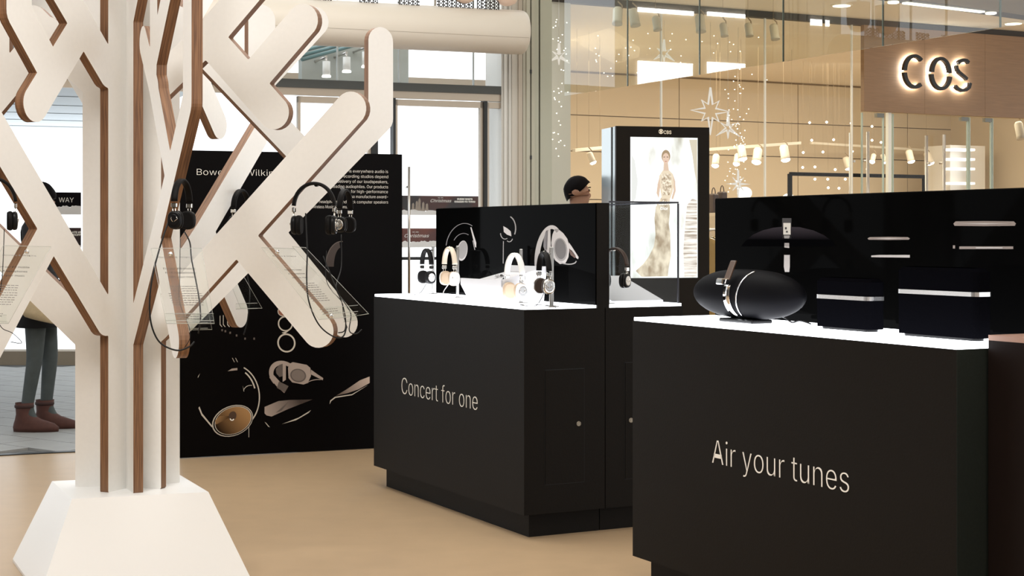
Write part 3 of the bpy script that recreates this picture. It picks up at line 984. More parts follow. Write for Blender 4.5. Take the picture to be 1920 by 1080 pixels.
def redmat(name, c0, c1):
    m = bpy.data.materials.new(name); m.use_nodes = True; nt = m.node_tree; b_ = nt.nodes['Principled BSDF']
    b_.inputs['Roughness'].default_value = .6
    tc = nt.nodes.new('ShaderNodeTexCoord'); sp = nt.nodes.new('ShaderNodeTexNoise'); sp.inputs['Scale'].default_value = 3.2
    cr = nt.nodes.new('ShaderNodeValToRGB'); cr.color_ramp.elements[0].position = .38; cr.color_ramp.elements[1].position = .62
    cr.color_ramp.elements[0].color = (*c0, 1); cr.color_ramp.elements[1].color = (*c1, 1)
    nt.links.new(tc.outputs['Object'], sp.inputs['Vector']); nt.links.new(sp.outputs[0], cr.inputs[0]); nt.links.new(cr.outputs[0], b_.inputs['Base Color'])
    return m
M_RED = redmat('russet_print', (0.012, 0.006, 0.006), (0.13, 0.024, 0.010))
M_RED2 = redmat('russet_print_bright', (0.07, 0.013, 0.008), (0.20, 0.042, 0.018))
M_NIGHT = mat('near_black_print', (0.004, 0.003, 0.004), 0.7, spec=.1)
M_MAROON = redmat('maroon_print', (0.006, 0.003, 0.004), (0.06, 0.010, 0.010))
OFFB = -2.2
PB0 = onF(0, 0, OFFB + 0.002)
def tx(name, s, px0, px1, py, size_px, par, m=M_TEXT, off=0.0, shear=0.0, align='LEFT'):
    p, q = hit(px0, py, PB0, NF), hit(px1, py, PB0, NF)
    text(name, s, p, DF, UP, size_px * p.y / FPX, m, par, 0.001, fit=(q - p).dot(DF), off=off, shear=shear, kind='stuff')
t, *_ = banner(70, 152, 360, 402, OFFB, 'shop_banner', 'black banner ending in WAY behind the standing person', 0.66, M_NIGHT, None)
tx('banner_lettering', 'WAY', 110, 138, 379, 17, t)
t, *_ = banner(118, 152, 427, 464, OFFB, 'shop_banner', 'maroon banner about late night shopping beside the tree trunk', 0.95, M_MAROON, None)
tx('banner_lettering', 'LATE NI', 132, 152, 437, 6.5, t, off=0.0012); tx('banner_lettering', 'SHOPP', 134, 152, 442, 6.5, t, off=0.0012)
t, *_ = banner(744, 903, 366.5, 403, OFFB, 'shop_banner', 'russet Christmas banner reading Guess who is coming to town', 0.78, M_RED, None)
tx('banner_lettering', 'GUESS WHO\'S', 857, 886, 374.8, 6.0, t, off=0.0012); tx('banner_lettering', 'COMING TO TOWN', 852, 891, 379.5, 5.6, t, off=0.0012)
tx('banner_lettering', 'Christmas', 806, 845, 379, 11, t, shear=0.35); tx('banner_lettering', 'WE ARE', 821, 831, 371.5, 3.0, t)
# grey deer-like group: cluster of pale silhouettes
for k, (x, y, h_) in enumerate(((774, 396, 16), (781, 396, 20), (786, 397, 26), (793, 396, 18), (800, 395, 14))):
    p = hit(x, y, PB0, NF); u = p.y / FPX
    b = MB(); b.prism([(-4 * u, 0), (4 * u, 0), (2.6 * u, h_ * .5 * u), (3 * u, h_ * .8 * u), (1 * u, h_ * u), (-1.6 * u, h_ * .85 * u), (-2 * u, h_ * .4 * u)], p, DF, UP, 0.001)
    b.build('figure_print', mat('pale_figure_print', (0.30, 0.24, 0.19), 0.7), t)
t, *_ = banner(744, 822, 428, 464, OFFB, 'shop_banner', 'russet Christmas banner, the lower of two left of the headphone counter', 0.72, M_RED2, None)
tx('banner_lettering', 'Christmas', 757, 803, 445, 12, t, shear=0.35); tx('banner_lettering', 'WE ARE', 773, 785, 436, 3.4, t)
# ================================================================== shop on the right
S0 = V((1620 - 960) / FPX * 15.4, 15.4, 0)
NC = D1.copy()                              # towards the hall
def onC(s, z=0, off=0): return S0 + D2 * s + NC * off + UP * z
def sC(px): return (hit(px, HZ, S0, NC) - S0).dot(D2)
def boxC(b, s0, s1, z0, z1, o0, o1, mi=0):
    lo = [onC(s0, z0, o0), onC(s1, z0, o0), onC(s1, z0, o1), onC(s0, z0, o1)]
    return b.hexa(lo, [p + UP * (z1 - z0) for p in lo], mi)
FB_, FT = 2.5, 3.33
M_BEIGE = mat('beige_shop_wall', (0.575, 0.48, 0.34), 0.7, noise=0.04, nscale=3)
M_SOFF = mat('cream_soffit', (0.84, 0.77, 0.63), 0.8)
M_FASC = mat('oak_fascia', (0.27, 0.165, 0.09), 0.5, noise=0.22, nscale=5, stretch=(1, 1, 14))
BK = -5.2
SB0 = (hit(1031, HZ, onC(0, 0, BK), NC) - S0).dot(D2)      # where the left shop wall meets the back wall
# soffit and dark shadow gap
b = MB(); lo = [onC(SB0 - .1, FT + .06, BK - .2), onC(6, FT + .06, BK - .2), onC(6, FT + .06, 7.0), onC(sC(1035), FT + .06, 7.0), onC(sC(1035), FT + .06, 0)]
b.hexa(lo, [p + UP * .1 for p in lo]); b.build('ceiling_soffit', M_SOFF, kind='structure')
b = MB(); boxC(b, sC(1035), 6, FT, FT + .058, -0.10, -0.02); b.build('trim_9', mat('shadow_gap', (0.045, 0.04, 0.035), 0.7), kind='structure')
b = MB(); lo = [onC(SB0 - .05, FT + .02, BK - .1), onC(6, FT + .02, BK - .1), onC(6, FT + .02, -.12), onC(sC(1035), FT + .02, -.12)]; b.hexa(lo, [p + UP * .038 for p in lo]); b.build('ceiling_shop', M_SOFF, kind='structure')
# interior walls
wb = tag(bpy.data.objects.new('wall_shop_back', None), kind='structure'); COL.objects.link(wb); MW[wb] = Matrix.Identity(4)
zed = [0, 0.9, 1.75, 2.35, 2.8, FT]
for i in range(len(zed) - 1):
    for j in range(5):
        s0 = SB0 + j * 1.9
        b = MB(); boxC(b, s0 + .006, s0 + 1.894, zed[i] + .006, zed[i + 1] - .006, BK - .05, BK); b.build('wall_panel', M_BEIGE, wb)
b = MB(); boxC(b, SB0, SB0 + 9.5, 0, FT + .02, BK - .12, BK - .03); b.build('wall_shop_core', mat('panel_joint', (0.26, 0.19, 0.12), 0.8), kind='structure')
b = MB(); lo = [onC(sC(1035) - .03, 0, -.1), onC(SB0 - .01, 0, BK - .12), onC(SB0 - .09, 0, BK - .12), onC(sC(1035) - .11, 0, -.1)]
b.hexa(lo, [p + UP * (FT + .02) for p in lo]); b.build('wall_shop_left', M_BEIGE, kind='structure')
b = MB(); boxC(b, 5.9, 6.0, 0, FT + .015, BK, -0.33); b.build('wall_shop_right', M_BEIGE, kind='structure')
b = MB(); boxC(b, sC(1035), sC(1074), 0, FT, -0.14, -0.04); b.build('wall_glass_return', mat('pale_glass_return', (0.50, 0.49, 0.41), 0.5), kind='structure')  # opaque strip; the glass return's pale reflection is put into its colour

# fascia boards
fx = [0, 0.76, 1.55, 2.2, 3.0, 4.2]
fa = tag(bpy.data.objects.new('wall_fascia', None), kind='structure'); COL.objects.link(fa); MW[fa] = Matrix.Identity(4)
for i in range(len(fx) - 1):
    b = MB(); boxC(b, fx[i] + .0012, fx[i + 1] - .0012, FB_, FT, -0.05, 0.0); b.build('fascia_board', M_FASC, fa)
# halo-lit letters
def stroke_letter(ch, pts_px, wpx):
    """band of constant width along a curve on the fascia; split halves lit in turn"""
    t = thing('sign_letter', hit(pts_px[0][0], 170, S0, NC), 'black halo-lit letter %s on the oak fascia' % ch, 'letter', 'shop sign letters')
    return t
M_HALO = emat('halo_light', (1.0, 0.98, 0.92), 34)
M_LETTER = mat('black_letter', (0.006, 0.006, 0.006), 0.4)
def letter_arc(t, nm, cx, cy, rx, ry, a0, a1, wp, off):
    """arc of a letter; centre/radii in image pixels laid on the fascia plane"""
    o = hit(cx, cy, S0, NC); k = o.y / FPX; kx = k / D2.x * 1.06
    def P_(a, r): return o + D2 * ((rx + r) * kx * math.cos(a)) + UP * ((ry + r) * k * math.sin(a)) + NC * off
    n = 20; b = MB(); w_ = wp / 2
    lps = []
    for i in range(n + 1):
        a = math.radians(a0 + (a1 - a0) * i / n)
        lps.append([P_(a, -w_), P_(a, w_), P_(a, w_) + NC * .035, P_(a, -w_) + NC * .035])
    b.loft(lps); x = b.build(nm, M_LETTER, t)
    b = MB(); lps = []
    for i in range(n + 1):
        a = math.radians(a0 + (a1 - a0) * i / n)
        lps.append([P_(a, -w_ * .55) - NC * .010, P_(a, w_ * .55) - NC * .010, P_(a, w_ * .55) - NC * .002, P_(a, -w_ * .55) - NC * .002])
    b.loft(lps); b.build('halo_strip', M_HALO, x)
tC = stroke_letter('C', [(1707, 137)], 8)
letter_arc(tC, 'upper_stroke', 1708, 135, 20, 29, 48, 178, 6.5, 0.03)
letter_arc(tC, 'lower_stroke', 1708, 137, 20, 27, 182, 308, 6.5, 0.03)
tO = stroke_letter('O', [(1755, 140)], 8)
letter_arc(tO, 'upper_stroke', 1757, 138, 18, 27, 2, 178, 6.5, 0.03)
letter_arc(tO, 'lower_stroke', 1757, 140, 19, 27, 182, 352, 6.5, 0.03)
tS = stroke_letter('S', [(1802, 142)], 8)
def letter_path(t, nm, pts, wp, off):
    q = [hit(x, y, S0 + NC * off, NC) for x, y in pts]; k = q[0].y / FPX; w_ = wp / 2 * k
    for nm_, m_, par, f, d0, d1 in ((nm, M_LETTER, t, 1, 0, .035), ('halo_strip', M_HALO, None, .55, -.010, -.002)):
        b = MB(); lps = []
        for i, p in enumerate(q):
            d = (q[min(i + 1, len(q) - 1)] - q[max(i - 1, 0)]).normalized(); n = NC.cross(d).normalized() * w_ * f
            lps.append([p - n + NC * d0, p + n + NC * d0, p + n + NC * d1, p - n + NC * d1])
        b.loft(lps); x = b.build(nm_, m_, par or x_)
        if par is not None: x_ = x
letter_path(tS, 'upper_stroke', [(1813, 118), (1809, 114), (1803, 113), (1797, 115), (1793, 119)], 6, 0.03)
letter_path(tS, 'middle_stroke', [(1790, 123), (1791, 130), (1795, 136), (1801, 141), (1806, 145), (1810, 149)], 6, 0.03)
letter_path(tS, 'lower_stroke', [(1816, 156), (1814, 164), (1808, 169), (1800, 170), (1793, 167), (1788, 162)], 6, 0.03)

# shop front glass
wg = tag(bpy.data.objects.new('window_2', None), kind='structure'); COL.objects.link(wg); MW[wg] = Matrix.Identity(4)
gx = [1075, 1247, 1442, 1605]
for i in range(3):
    b = MB(); boxC(b, sC(gx[i]) + .004, sC(gx[i + 1]) - .004, 0.0, FT, -0.07, -0.058); b.build('pane', M_GLASS, wg)
for x in gx[1:]:
    b = MB(); boxC(b, sC(x) - .007, sC(x) + .007, 0, FT, -0.075, -0.055); b.build('pane_joint', mat('bright_joint', (0.82, 0.84, 0.80), 0.3), wg)
dg_ = [(1624, 1664), (1682, 1822), (1826, 1866), (1869, 2010)]
for i, (x0, x1) in enumerate(dg_):
    t = tag(bpy.data.objects.new('door_%d' % (5 + i), None), kind='structure'); COL.objects.link(t); MW[t] = Matrix.Identity(4)
    b = MB(); boxC(b, sC(x0), sC(x1), 0.01, FB_ - .01, -0.07, -0.058); b.build('pane', M_GLASS, t)
    for x in (x0, x1):
        b = MB(); boxC(b, sC(x) - .006, sC(x) + .006, 0.01, FB_ - .01, -0.073, -0.055); b.build('pane_edge', mat('sea_glass_edge', (0.42, 0.52, 0.47), 0.25), t)
    b = MB(); boxC(b, sC(x1) - .09, sC(x1), FB_ - .05, FB_ - .01, -0.085, -0.045); b.build('patch_fitting', mat('grey_fitting', (0.16, 0.16, 0.14), 0.4, metal=.5), t)
    if i in (0, 1):
        hx_ = 1618 if i == 0 else 1761
        for o_ in (-0.16, 0.03):
            p = onC(sC(hx_) + (0.035 if o_ > 0 else -0.02), 0, o_)
            b = MB(); z1 = 2.30
            b.cyl(p + UP * 0.7, p + UP * z1, 0.016, 12); h = b.build('pull_handle', mat('satin_handle', (.55, .54, .52), .25, metal=.3), t)
            b = MB(); b.cyl(p + UP * 2.02, p + UP * 2.02 + NC * (0.06 if o_ < 0 else -0.06), 0.012, 10); b.build('handle_bracket', M_METAL, h)
b = MB(); boxC(b, sC(1672), sC(1678), 0, FB_, -0.09, -0.05); b.build('trim_10', mat('bright_joint', (0.82, 0.84, 0.80), 0.3), kind='structure')

# downlights in the soffit
ZS = FT + .06
def soff(px, py): 
    return hit(px, py, V(0, 0, ZS), UP)
for i, (px, py) in enumerate(((1578, 9), (1900, 43))):
    p = soff(px, py)
    t = thing('downlight', p - UP * .012, 'round glowing downlight in the cream soffit, ' + ('near the dark slot' if i == 0 else 'at the right edge'), 'downlight', 'soffit downlights')
    b = MB(); b.lathe(p, -UP, [(0.10, 0), (0.10, 0.006), (0.085, 0.010)], 24); b.build('rim', M_SOFF, t)
    b = MB(); b.lathe(p - UP * .0105, -UP, [(0.08, 0), (0.078, 0.003), (0.04, 0.004)], 24); b.build('lens', emat('warm_lens', (1, 0.93, 0.75), 5), t)
# dark slot with linear lamp
A_, B_ = soff(1628, -8), soff(1960, 38)
dS = (B_ - A_).normalized(); nS = V(-dS.y, dS.x, 0)
b = MB(); lo = [A_ - nS * .10, B_ - nS * .10, B_ + nS * .10, A_ + nS * .10]; b.hexa([p - UP * .004 for p in lo], lo)
b.build('trim_11', mat('dark_slot', (0.035, 0.03, 0.025), 0.6), kind='structure')
A2, B2 = soff(1696, 3), soff(1842, 20)
t = thing('linear_lamp', (A2 + B2) / 2 - UP * .02, 'long thin strip lamp in the dark ceiling slot', 'lamp')
b = MB(); lo = [A2 - nS * .028, B2 - nS * .028, B2 + nS * .028, A2 + nS * .028]; b.hexa([p - UP * .02 for p in lo], [p - UP * .006 for p in lo]); b.build('diffuser', emat('strip_glow', (1, 0.95, 0.82), 2.2), t)
for i, (px, py) in enumerate(((1675, 2), (1858, 22.5))):
    p = soff(px, py)
    b = MB(); b.lathe(p - UP * .006, -UP, [(0.05, 0), (0.05, 0.012), (0.035, 0.016)], 20)
    b.build('slot_spotlight', emat('warm_lens', (1, 0.93, 0.75), 5), label='small round spotlight in the dark ceiling slot, ' + ('left of the strip lamp' if i == 0 else 'right of the strip lamp'), cat='spotlight', group='slot spotlights', loc=p - UP * .02)
b = MB(); lo = [A_ + nS * .10, B_ + nS * .10, B_ + nS * -3.0, A_ + nS * -3.0]
lo = [A_ - nS * .10, B_ - nS * .10, B_ - nS * 3.0, A_ - nS * 3.0]
b.hexa([p - UP * .003 for p in lo], [p - UP * .0005 for p in lo]); b.build('trim_12', mat('grey_slat_ceiling', (0.22, 0.20, 0.17), 0.7, noise=.2, nscale=10, stretch=(1, 1, 1)), kind='structure')

# ------------------------------------------------------------------ hanging glass screen
G0 = V((1060 - 960) / FPX * 12.5, 12.5, 0)
GZ = 2.393
jx = [1060, 1178, 1313, 1470, 1657, 1877, 2060]
def onG(px): 
    p = hit(px, HZ, G0, V(D1.y, -D1.x, 0)); return V(p.x, p.y, 0)
sc = thing('glass_screen', (onG(1313) + UP * GZ), 'frameless glass smoke screen hanging from the soffit before the shop front', 'glass screen')
nG = V(D1.y, -D1.x, 0)
for i in range(len(jx) - 1):
    a, c_ = onG(jx[i]) + D1 * .003, onG(jx[i + 1]) - D1 * .003
    b = MB(); lo = [a + UP * GZ, c_ + UP * GZ, c_ + UP * GZ + nG * .01, a + UP * GZ + nG * .01]; b.hexa(lo, [p + UP * (ZS - GZ) for p in lo]); b.build('pane', M_SMOKE, sc)
for x in jx[1:-1]:
    a = onG(x); b = MB(); lo = [a - D1 * .003 + UP * GZ, a + D1 * .003 + UP * GZ, a + D1 * .003 + nG * .01 + UP * GZ, a - D1 * .003 + nG * .01 + UP * GZ]
    b.hexa(lo, [p + UP * (ZS - GZ) for p in lo]); b.build('pane_joint', M_GEDGE, sc)

# ------------------------------------------------------------------ shop interior
def inC(px, py, off):                        # image point on a plane parallel to the shop front
    return hit(px, py, onC(0, 0, off), NC)
M_WIRE = mat('tan_wire', (0.30, 0.23, 0.15), 0.8)
M_SPOTW = mat('white_spot_housing', (0.72, 0.66, 0.54), 0.5)
M_SPOTG = mat('olive_spot_housing', (0.50, 0.46, 0.36), 0.5)
E_SPOT = emat('spot_glow', (1, 0.94, 0.8), 16)
def spot(px, py, off, hpx, tilt, lit, label, group, m=None, rpx=None, zt=None):
    p = inC(px, py, off); k = p.y / FPX; h = hpx * k; r = (rpx or hpx * .30) * k
    ax = (UP * -1 + D2 * tilt + NC * 0.25).normalized()
    top = p - ax * h / 2; bot = p + ax * h / 2
    t = thing('track_spotlight', bot, label, 'spotlight', group)
    b = MB(); b.lathe(top, ax, [(r * .7, 0), (r, h * .12), (r, h * .8), (r * 1.08, h)], 16); b.build('housing', m or M_SPOTW, t)
    if lit:
        b = MB(); b.lathe(bot, ax, [(r * .98, 0.001), (r * .98, 0.008), (r * .6, 0.02)], 16); b.build('lens', E_SPOT, t)
    z1 = zt if zt else FT + .02
    b = MB(); b.tube([top - ax * -h * .25 + D2 * r, V(top.x, top.y, top.z + .02) + D2 * r, V(top.x, top.y, top.z + .05)], 0.006, 6); b.cyl(V(top.x, top.y, top.z + .05), V(top.x, top.y, z1), .0011, 5); b.build('yoke', M_WIRE, t)
    return t
# tracks
def track(x0, y0, x1, y1, off, label):
    p, q = inC(x0, y0, off), inC(x1, y1, off - 0.6)
    t = thing('light_track', (p + q) / 2, label, 'light track', 'ceiling light tracks in the shop')
    b = MB(); b.box((p + q) / 2, ((q - p).length, 0.03, 0.03), 0, ((q - p).normalized(), V(-(q - p).normalized().y, (q - p).normalized().x, 0), UP)); b.build('rail', mat('white_rail', (0.8, 0.75, 0.62), 0.5), t)
    for f in (.1, .9):
        m_ = p.lerp(q, f); b = MB(); b.cyl(m_, V(m_.x, m_.y, FT + .02), 0.0012, 6); b.build('suspension_wire', M_WIRE, t)
track(1076, 282, 1130, 277, -1.6, 'white light track left of the tall lit poster totem')
track(1332, 280, 1500, 268, -1.6, 'white light track right of the tall lit poster totem')
track(1520, 268, 1900, 292, -4.6, 'white light track along the back of the shop, over the black frame')
lit_spots = [(1108, 295, -1.7, 20, .35, 1), (1342, 300, -1.8, 22, -.3, 1), (1382, 298, -2.4, 20, -.35, 1), (1391, 285, -1.6, 26, 0, 1), (1420, 291, -1.8, 28, -.35, 1),
             (1471, 286, -1.6, 28, 0, 1), (1637, 296, -3.4, 16, -.5, 1), (1657, 296, -3.8, 16, .4, 1), (1706, 292, -3.4, 22, .1, 1), (1741, 296, -4.0, 22, .3, 1), (1588, 305, -4.0, 22, .2, 1)]
names = ['left of the poster totem', 'first right of the poster totem', 'second right of the poster totem', 'third right of the poster totem', 'fourth right of the poster totem',
         'just right of the pale glass joint', 'behind the left door handle, left of a pair', 'behind the left door handle, right of a pair', 'between the door handles', 'left of the right door handle', 'over the middle of the black frame']
for sp_, nm in zip(lit_spots, names):
    spot(*sp_, 'lit white track spotlight in the shop, ' + nm, 'lit track spotlights in the shop')
# solid spotlights added in place of hall spotlights mirrored in the screen
for i, (px, py, hp, tl) in enumerate(((1158, 30, 34, -.2), (1189, 33, 34, .05), (1231, 44, 28, .03), (1313, 44, 34, -.05), (1357, 56, 26, 0), (1404, 56, 26, 0), (1452, 60, 30, 0))):
    spot(px, py, 1.0, hp, tl, False, 'solid olive spotlight added in place of a reflection in the glass screen, number %s from the left' % ('one', 'two', 'three', 'four', 'five', 'six', 'seven')[i], 'unlit spotlights behind the screen', M_SPOTG, hp * .27, ZS)
spot(1912, 245, -1.0, 34, 0, False, 'unlit olive spotlight behind the door glass at the right edge', 'unlit spotlights behind the screen', M_SPOTG, 8, FT)

# hanging star decorations and strings of tiny lights
E_TINY = emat('tiny_light', (1, 0.9, 0.7), 6)
E_STAR = emat('frosted_star', (1.0, 0.93, 0.8), 0.62)
def star(px, py, rpx, off, n, inner, label, rot=90):
    p = inC(px, py, off); k = p.y / FPX; pts = []
    for i in range(2 * n):
        a = math.radians(rot + 180 * i / n); r = rpx * k * ((1 if (i // 2) % 2 == 0 else .62) if i % 2 == 0 else inner)
        pts.append(p + D2 * r * math.cos(a) + UP * r * math.sin(a))
    t = thing('star_decoration', p - UP * rpx * k, label, 'star', 'star decorations in the shop window')
    b = MB(); b.tube(pts + [pts[0]], 0.010, 6); b.build('outline', E_STAR, t)
    b = MB(); b.cyl(p + UP * rpx * k, V(p.x, p.y, FT), 0.0015, 4); b.build('thread', M_METAL, t)
star(1332, 208, 44, -0.5, 8, .30, 'large pale outlined star above the poster totem')
star(1365, 240, 30, -0.7, 6, .16, 'small pale star touching the large star')
star(1048, 105, 24, 0.06, 6, .16, 'small faint star in front of the pale glass return', 90)
star(1384, 345, 26, -0.7, 8, .12, 'spiky pale star above the brown bags')
star(1245, 100, 26, -0.6, 6, .2, 'faint pale star high behind the screen')
rnd = random.Random(3)
b = MB()
for i in range(120):
    t_ = rnd.random()
    c_ = rnd.choice((0, 0, 1, 1, 1))
    if c_ == 0: px, py, off = 1052 + rnd.gauss(0, 10), rnd.uniform(30, 300), 0.05
    else: px, py, off = 1388 + rnd.gauss(0, 9) - 14 * abs(rnd.gauss(0, .6)), rnd.uniform(150, 360), -0.6
    if not (1036 < px < 1074) and c_ == 0: continue
    p = inC(px, py, off); b.ell(p, (.0045, .0045, .0045), 6, 4)
for i in range(46):
    p = inC(1110 + rnd.uniform(0, 330), rnd.uniform(60, 150), -0.5); b.ell(p, (.0045, .0045, .0045), 6, 4)
b.build('fairy_lights', E_TINY, label='scattered tiny warm lights strung in the shop window', cat='fairy lights', kind='stuff')
bulbs = [(1518, 230), (1550, 229), (1596, 231), (1522, 263), (1563, 262), (1506, 286), (1543, 285), (1598, 284), (1505, 314), (1528, 313), (1566, 318), (1528, 336), (1552, 336), (1585, 336), (1635, 237), (1635, 263), (1652, 267), (1573, 353), (1553, 352), (1626, 317)]
rowsb = []
for x, y in sorted(bulbs, key=lambda t: t[1]):
    if rowsb and y - rowsb[-1][0][1] < 11: rowsb[-1].append((x, y))
    else: rowsb.append([(x, y)])
ORD = ('first', 'second', 'third', 'fourth', 'fifth', 'sixth', 'seventh')
lab = {}
for i, r_ in enumerate(rowsb):
    for j, q_ in enumerate(sorted(r_)): lab[q_] = 'tiny glowing bulb in the shop, %s row from the top, %s from the left' % (ORD[i], ORD[j])
for i, (x, y) in enumerate(bulbs):
    p = inC(x, y, -3.0); t = None
    t = thing('hanging_bulb', p, lab[(x, y)], 'bulb', 'hanging bulbs in the shop')
    b = MB(); b.ell(p, (.014, .014, .014), 10, 8); b.build('bulb', E_TINY, t)
    b = MB(); b.cyl(p + UP * .013, V(p.x, p.y, FT + .02), .0005, 4); b.build('thread', M_WIRE, t)

# black display frame
f0, f1 = inC(1481, 326, -2.2), inC(1733, 330, -2.2)
t = thing('garment_stand', V((f0.x + f1.x) / 2, (f0.y + f1.y) / 2, 0), 'black rectangular garment stand standing in the shop', 'garment stand')
M_BFR = mat('black_frame_steel', (0.006, 0.005, 0.004), 0.5, spec=.1)
bx_ = (D2, V(-D2.y, D2.x, 0), UP)
zt = f0.z
for p in (f0, f1):
    b = MB(); b.box((p.x, p.y, zt / 2), (.045, .03, zt), 0, bx_); b.build('post', M_BFR, t)
    b = MB(); b.box((p.x, p.y, .01), (.05, .5, .02), 0, bx_); b.build('foot', M_BFR, t)
b = MB(); b.box(((f0.x + f1.x) / 2, (f0.y + f1.y) / 2, zt), ((f1 - f0).length, .03, .04), 0, bx_); b.build('top_rail', M_BFR, t)

# globe lamps
for i, (px, py, r, nm) in enumerate(((1396, 362, 14, 'large white globe lamp behind the speaker counter panel'), (1478, 373, 12, 'smaller white globe lamp beside the black frame'))):
    p = inC(px, py, -2.6); k = p.y / FPX
    t = thing('globe_lamp', V(p.x, p.y, 0), nm, 'lamp', 'globe lamps')
    b = MB(); b.ell(p, (r * k, r * k, r * k * .85), 20, 12); b.build('globe', emat('globe_glow', (1, 0.95, 0.82), 1.6), t)
    b = MB(); b.cyl(V(p.x, p.y, 0.02), p - UP * r * k * .8, .012, 10); b.build('stem', M_METAL, t)
    b = MB(); b.lathe(V(p.x, p.y, 0), UP, [(.13, 0), (.13, .015), (.02, .025)], 20); b.build('base', M_METAL, t)
# shelf with bags and a clothes rail left of the speaker counter
off = -1.2
a, c_ = inC(1325, 402, off), inC(1366, 402, off)
t = thing('shop_shelf', V((a.x + c_.x) / 2, (a.y + c_.y) / 2, 0), 'pale shelf unit carrying brown bags beside the poster totem', 'shelf')
wd = (c_ - a).length
mid = (a + c_) / 2
b = MB(); b.box((mid.x, mid.y, a.z), (wd, .35, .03), 0, bx_); b.build('shelf_board', mat('pale_shelf', (0.62, 0.54, 0.42), .5), t)
for f in (0.03, 0.97):
    p = a.lerp(c_, f); b = MB(); b.box((p.x, p.y, a.z / 2), (.02, .3, a.z - .03), 0, bx_); b.build('upright', M_METAL, t)
for i, (x, hh) in enumerate(((1338, 36), (1354, 40))):
    p = inC(x, 400, off); k = p.y / FPX; h = hh * k; ww = 13 * k
    t = thing('handbag', V(p.x, p.y, a.z + .015), 'dark brown handbag on the pale shelf, ' + ('left one' if i == 0 else 'right one'), 'bag', 'handbags on the shelf')
    b = MB(); b.box((p.x, p.y, a.z + .015 + h / 2), (ww, .10, h), 0, bx_, .012); b.build('body', mat('brown_leather', (0.05, 0.028, 0.018), .5), t)
    b = MB(); pz = V(p.x, p.y, a.z + .015 + h)
    b.tube([pz + D2 * ww * .3 * math.cos(q) + UP * .06 * math.sin(q) for q in [math.pi * j / 8 for j in range(9)]], .005, 6); b.build('handle', mat('brown_leather', (0.05, 0.028, 0.018), .5), t)
p = V(mid.x, mid.y, a.z + .015 + .057) - bx_[1] * .12 + D2 * .02
b = MB(); b.box(p, (0.085, .004, .11), 0, bx_); b.box(p - UP * .055 - V(bx_[1].x, bx_[1].y, 0) * .03, (.085, .06, .004), 0, bx_)
b.build('price_card', mat('white_card', (.8, .78, .72), .6), label='small white card standing before the brown bags', cat='card')
rl0, rl1 = inC(1318, 432, -0.75), inC(1372, 428, -0.95)
t = thing('clothes_rail', V((rl0.x + rl1.x) / 2, (rl0.y + rl1.y) / 2, 0), 'metal rail of mustard clothes beside the poster totem', 'clothes rail')
b = MB(); b.cyl(rl0, rl1, .012, 10); b.build('rail', M_METAL, t)
for p in (rl0, rl1):
    b = MB(); b.cyl(V(p.x, p.y, 0), p, .012, 10); b.build('post', M_METAL, t)
M_MUST = [mat('mustard_cloth', (0.30, 0.20, 0.05), .85), mat('olive_cloth', (0.17, 0.125, 0.04), .85), mat('pale_mustard_cloth', (0.48, 0.36, 0.13), .85)]
for i in range(6):
    p = rl0.lerp(rl1, .12 + .15 * i)
    t = thing('garment', p, ('mustard', 'olive', 'pale mustard')[i % 3] + ' garment on a hanger on the metal rail, number %s from the left' % ('one', 'two', 'three', 'four', 'five', 'six')[i], 'garment', 'garments on the rail')
    b = MB(); d_ = V(-D2.y, D2.x, 0); zt_ = -0.07
    lps = []
    for z, hw, th in ((-.07, .05, .012), (-.10, .17, .016), (-.14, .20, .022), (-.45, .17, .03), (-.80, .22, .034), (-1.05, .24, .03)):
        lps.append([p + UP * z + d_ * (hw * math.cos(2 * math.pi * j / 14)) + D2 * (th * math.sin(2 * math.pi * j / 14) * (1 + .4 * math.cos(j * 3 + i))) for j in range(14)])
    b.loft(lps, 0, True, True); b.build('cloth', M_MUST[i % 3], t)
    b = MB(); b.tube([p + UP * .012, p + UP * .02 + d_ * .012, p + UP * 0.0 + d_ * .015, p - UP * .03, p - UP * .075], .0025, 6); b.tube([p - UP * .10 - d_ * .17, p - UP * .065, p - UP * .10 + d_ * .17], .005, 6); b.build('hanger', M_METAL, t)
# white lit fitting-room block seen through the right door, small stock on its shelves
a, c_ = inC(1757, 300, -4.3), inC(1822, 300, -4.3)
b = MB(); b.box(((a.x + c_.x) / 2, (a.y + c_.y) / 2, 1.25), ((c_ - a).length, .5, 2.5), 0, bx_)
b.build('white_pillar', mat('white_plaster', (.72, .70, .64), .7), label='white pillar seen through the right glass door', cat='pillar')
b = MB()
for zz in (345, 318, 300, 282):
    p, q = inC(1780, zz, -3.9), inC(1818, zz - 2, -3.9)
    b = MB(); b.box((p + q) / 2, ((q - p).length, .2, .03), 0, bx_)
    b.build('glowing_shelf', emat('shelf_glow', (1, .97, .9), 1.5), label='glowing white shelf on the white pillar, at %s height' % {345: 'lowest', 318: 'low', 300: 'upper', 282: 'top'}[zz], cat='shelf', group='glowing shelves on the pillar', loc=(p + q) / 2)

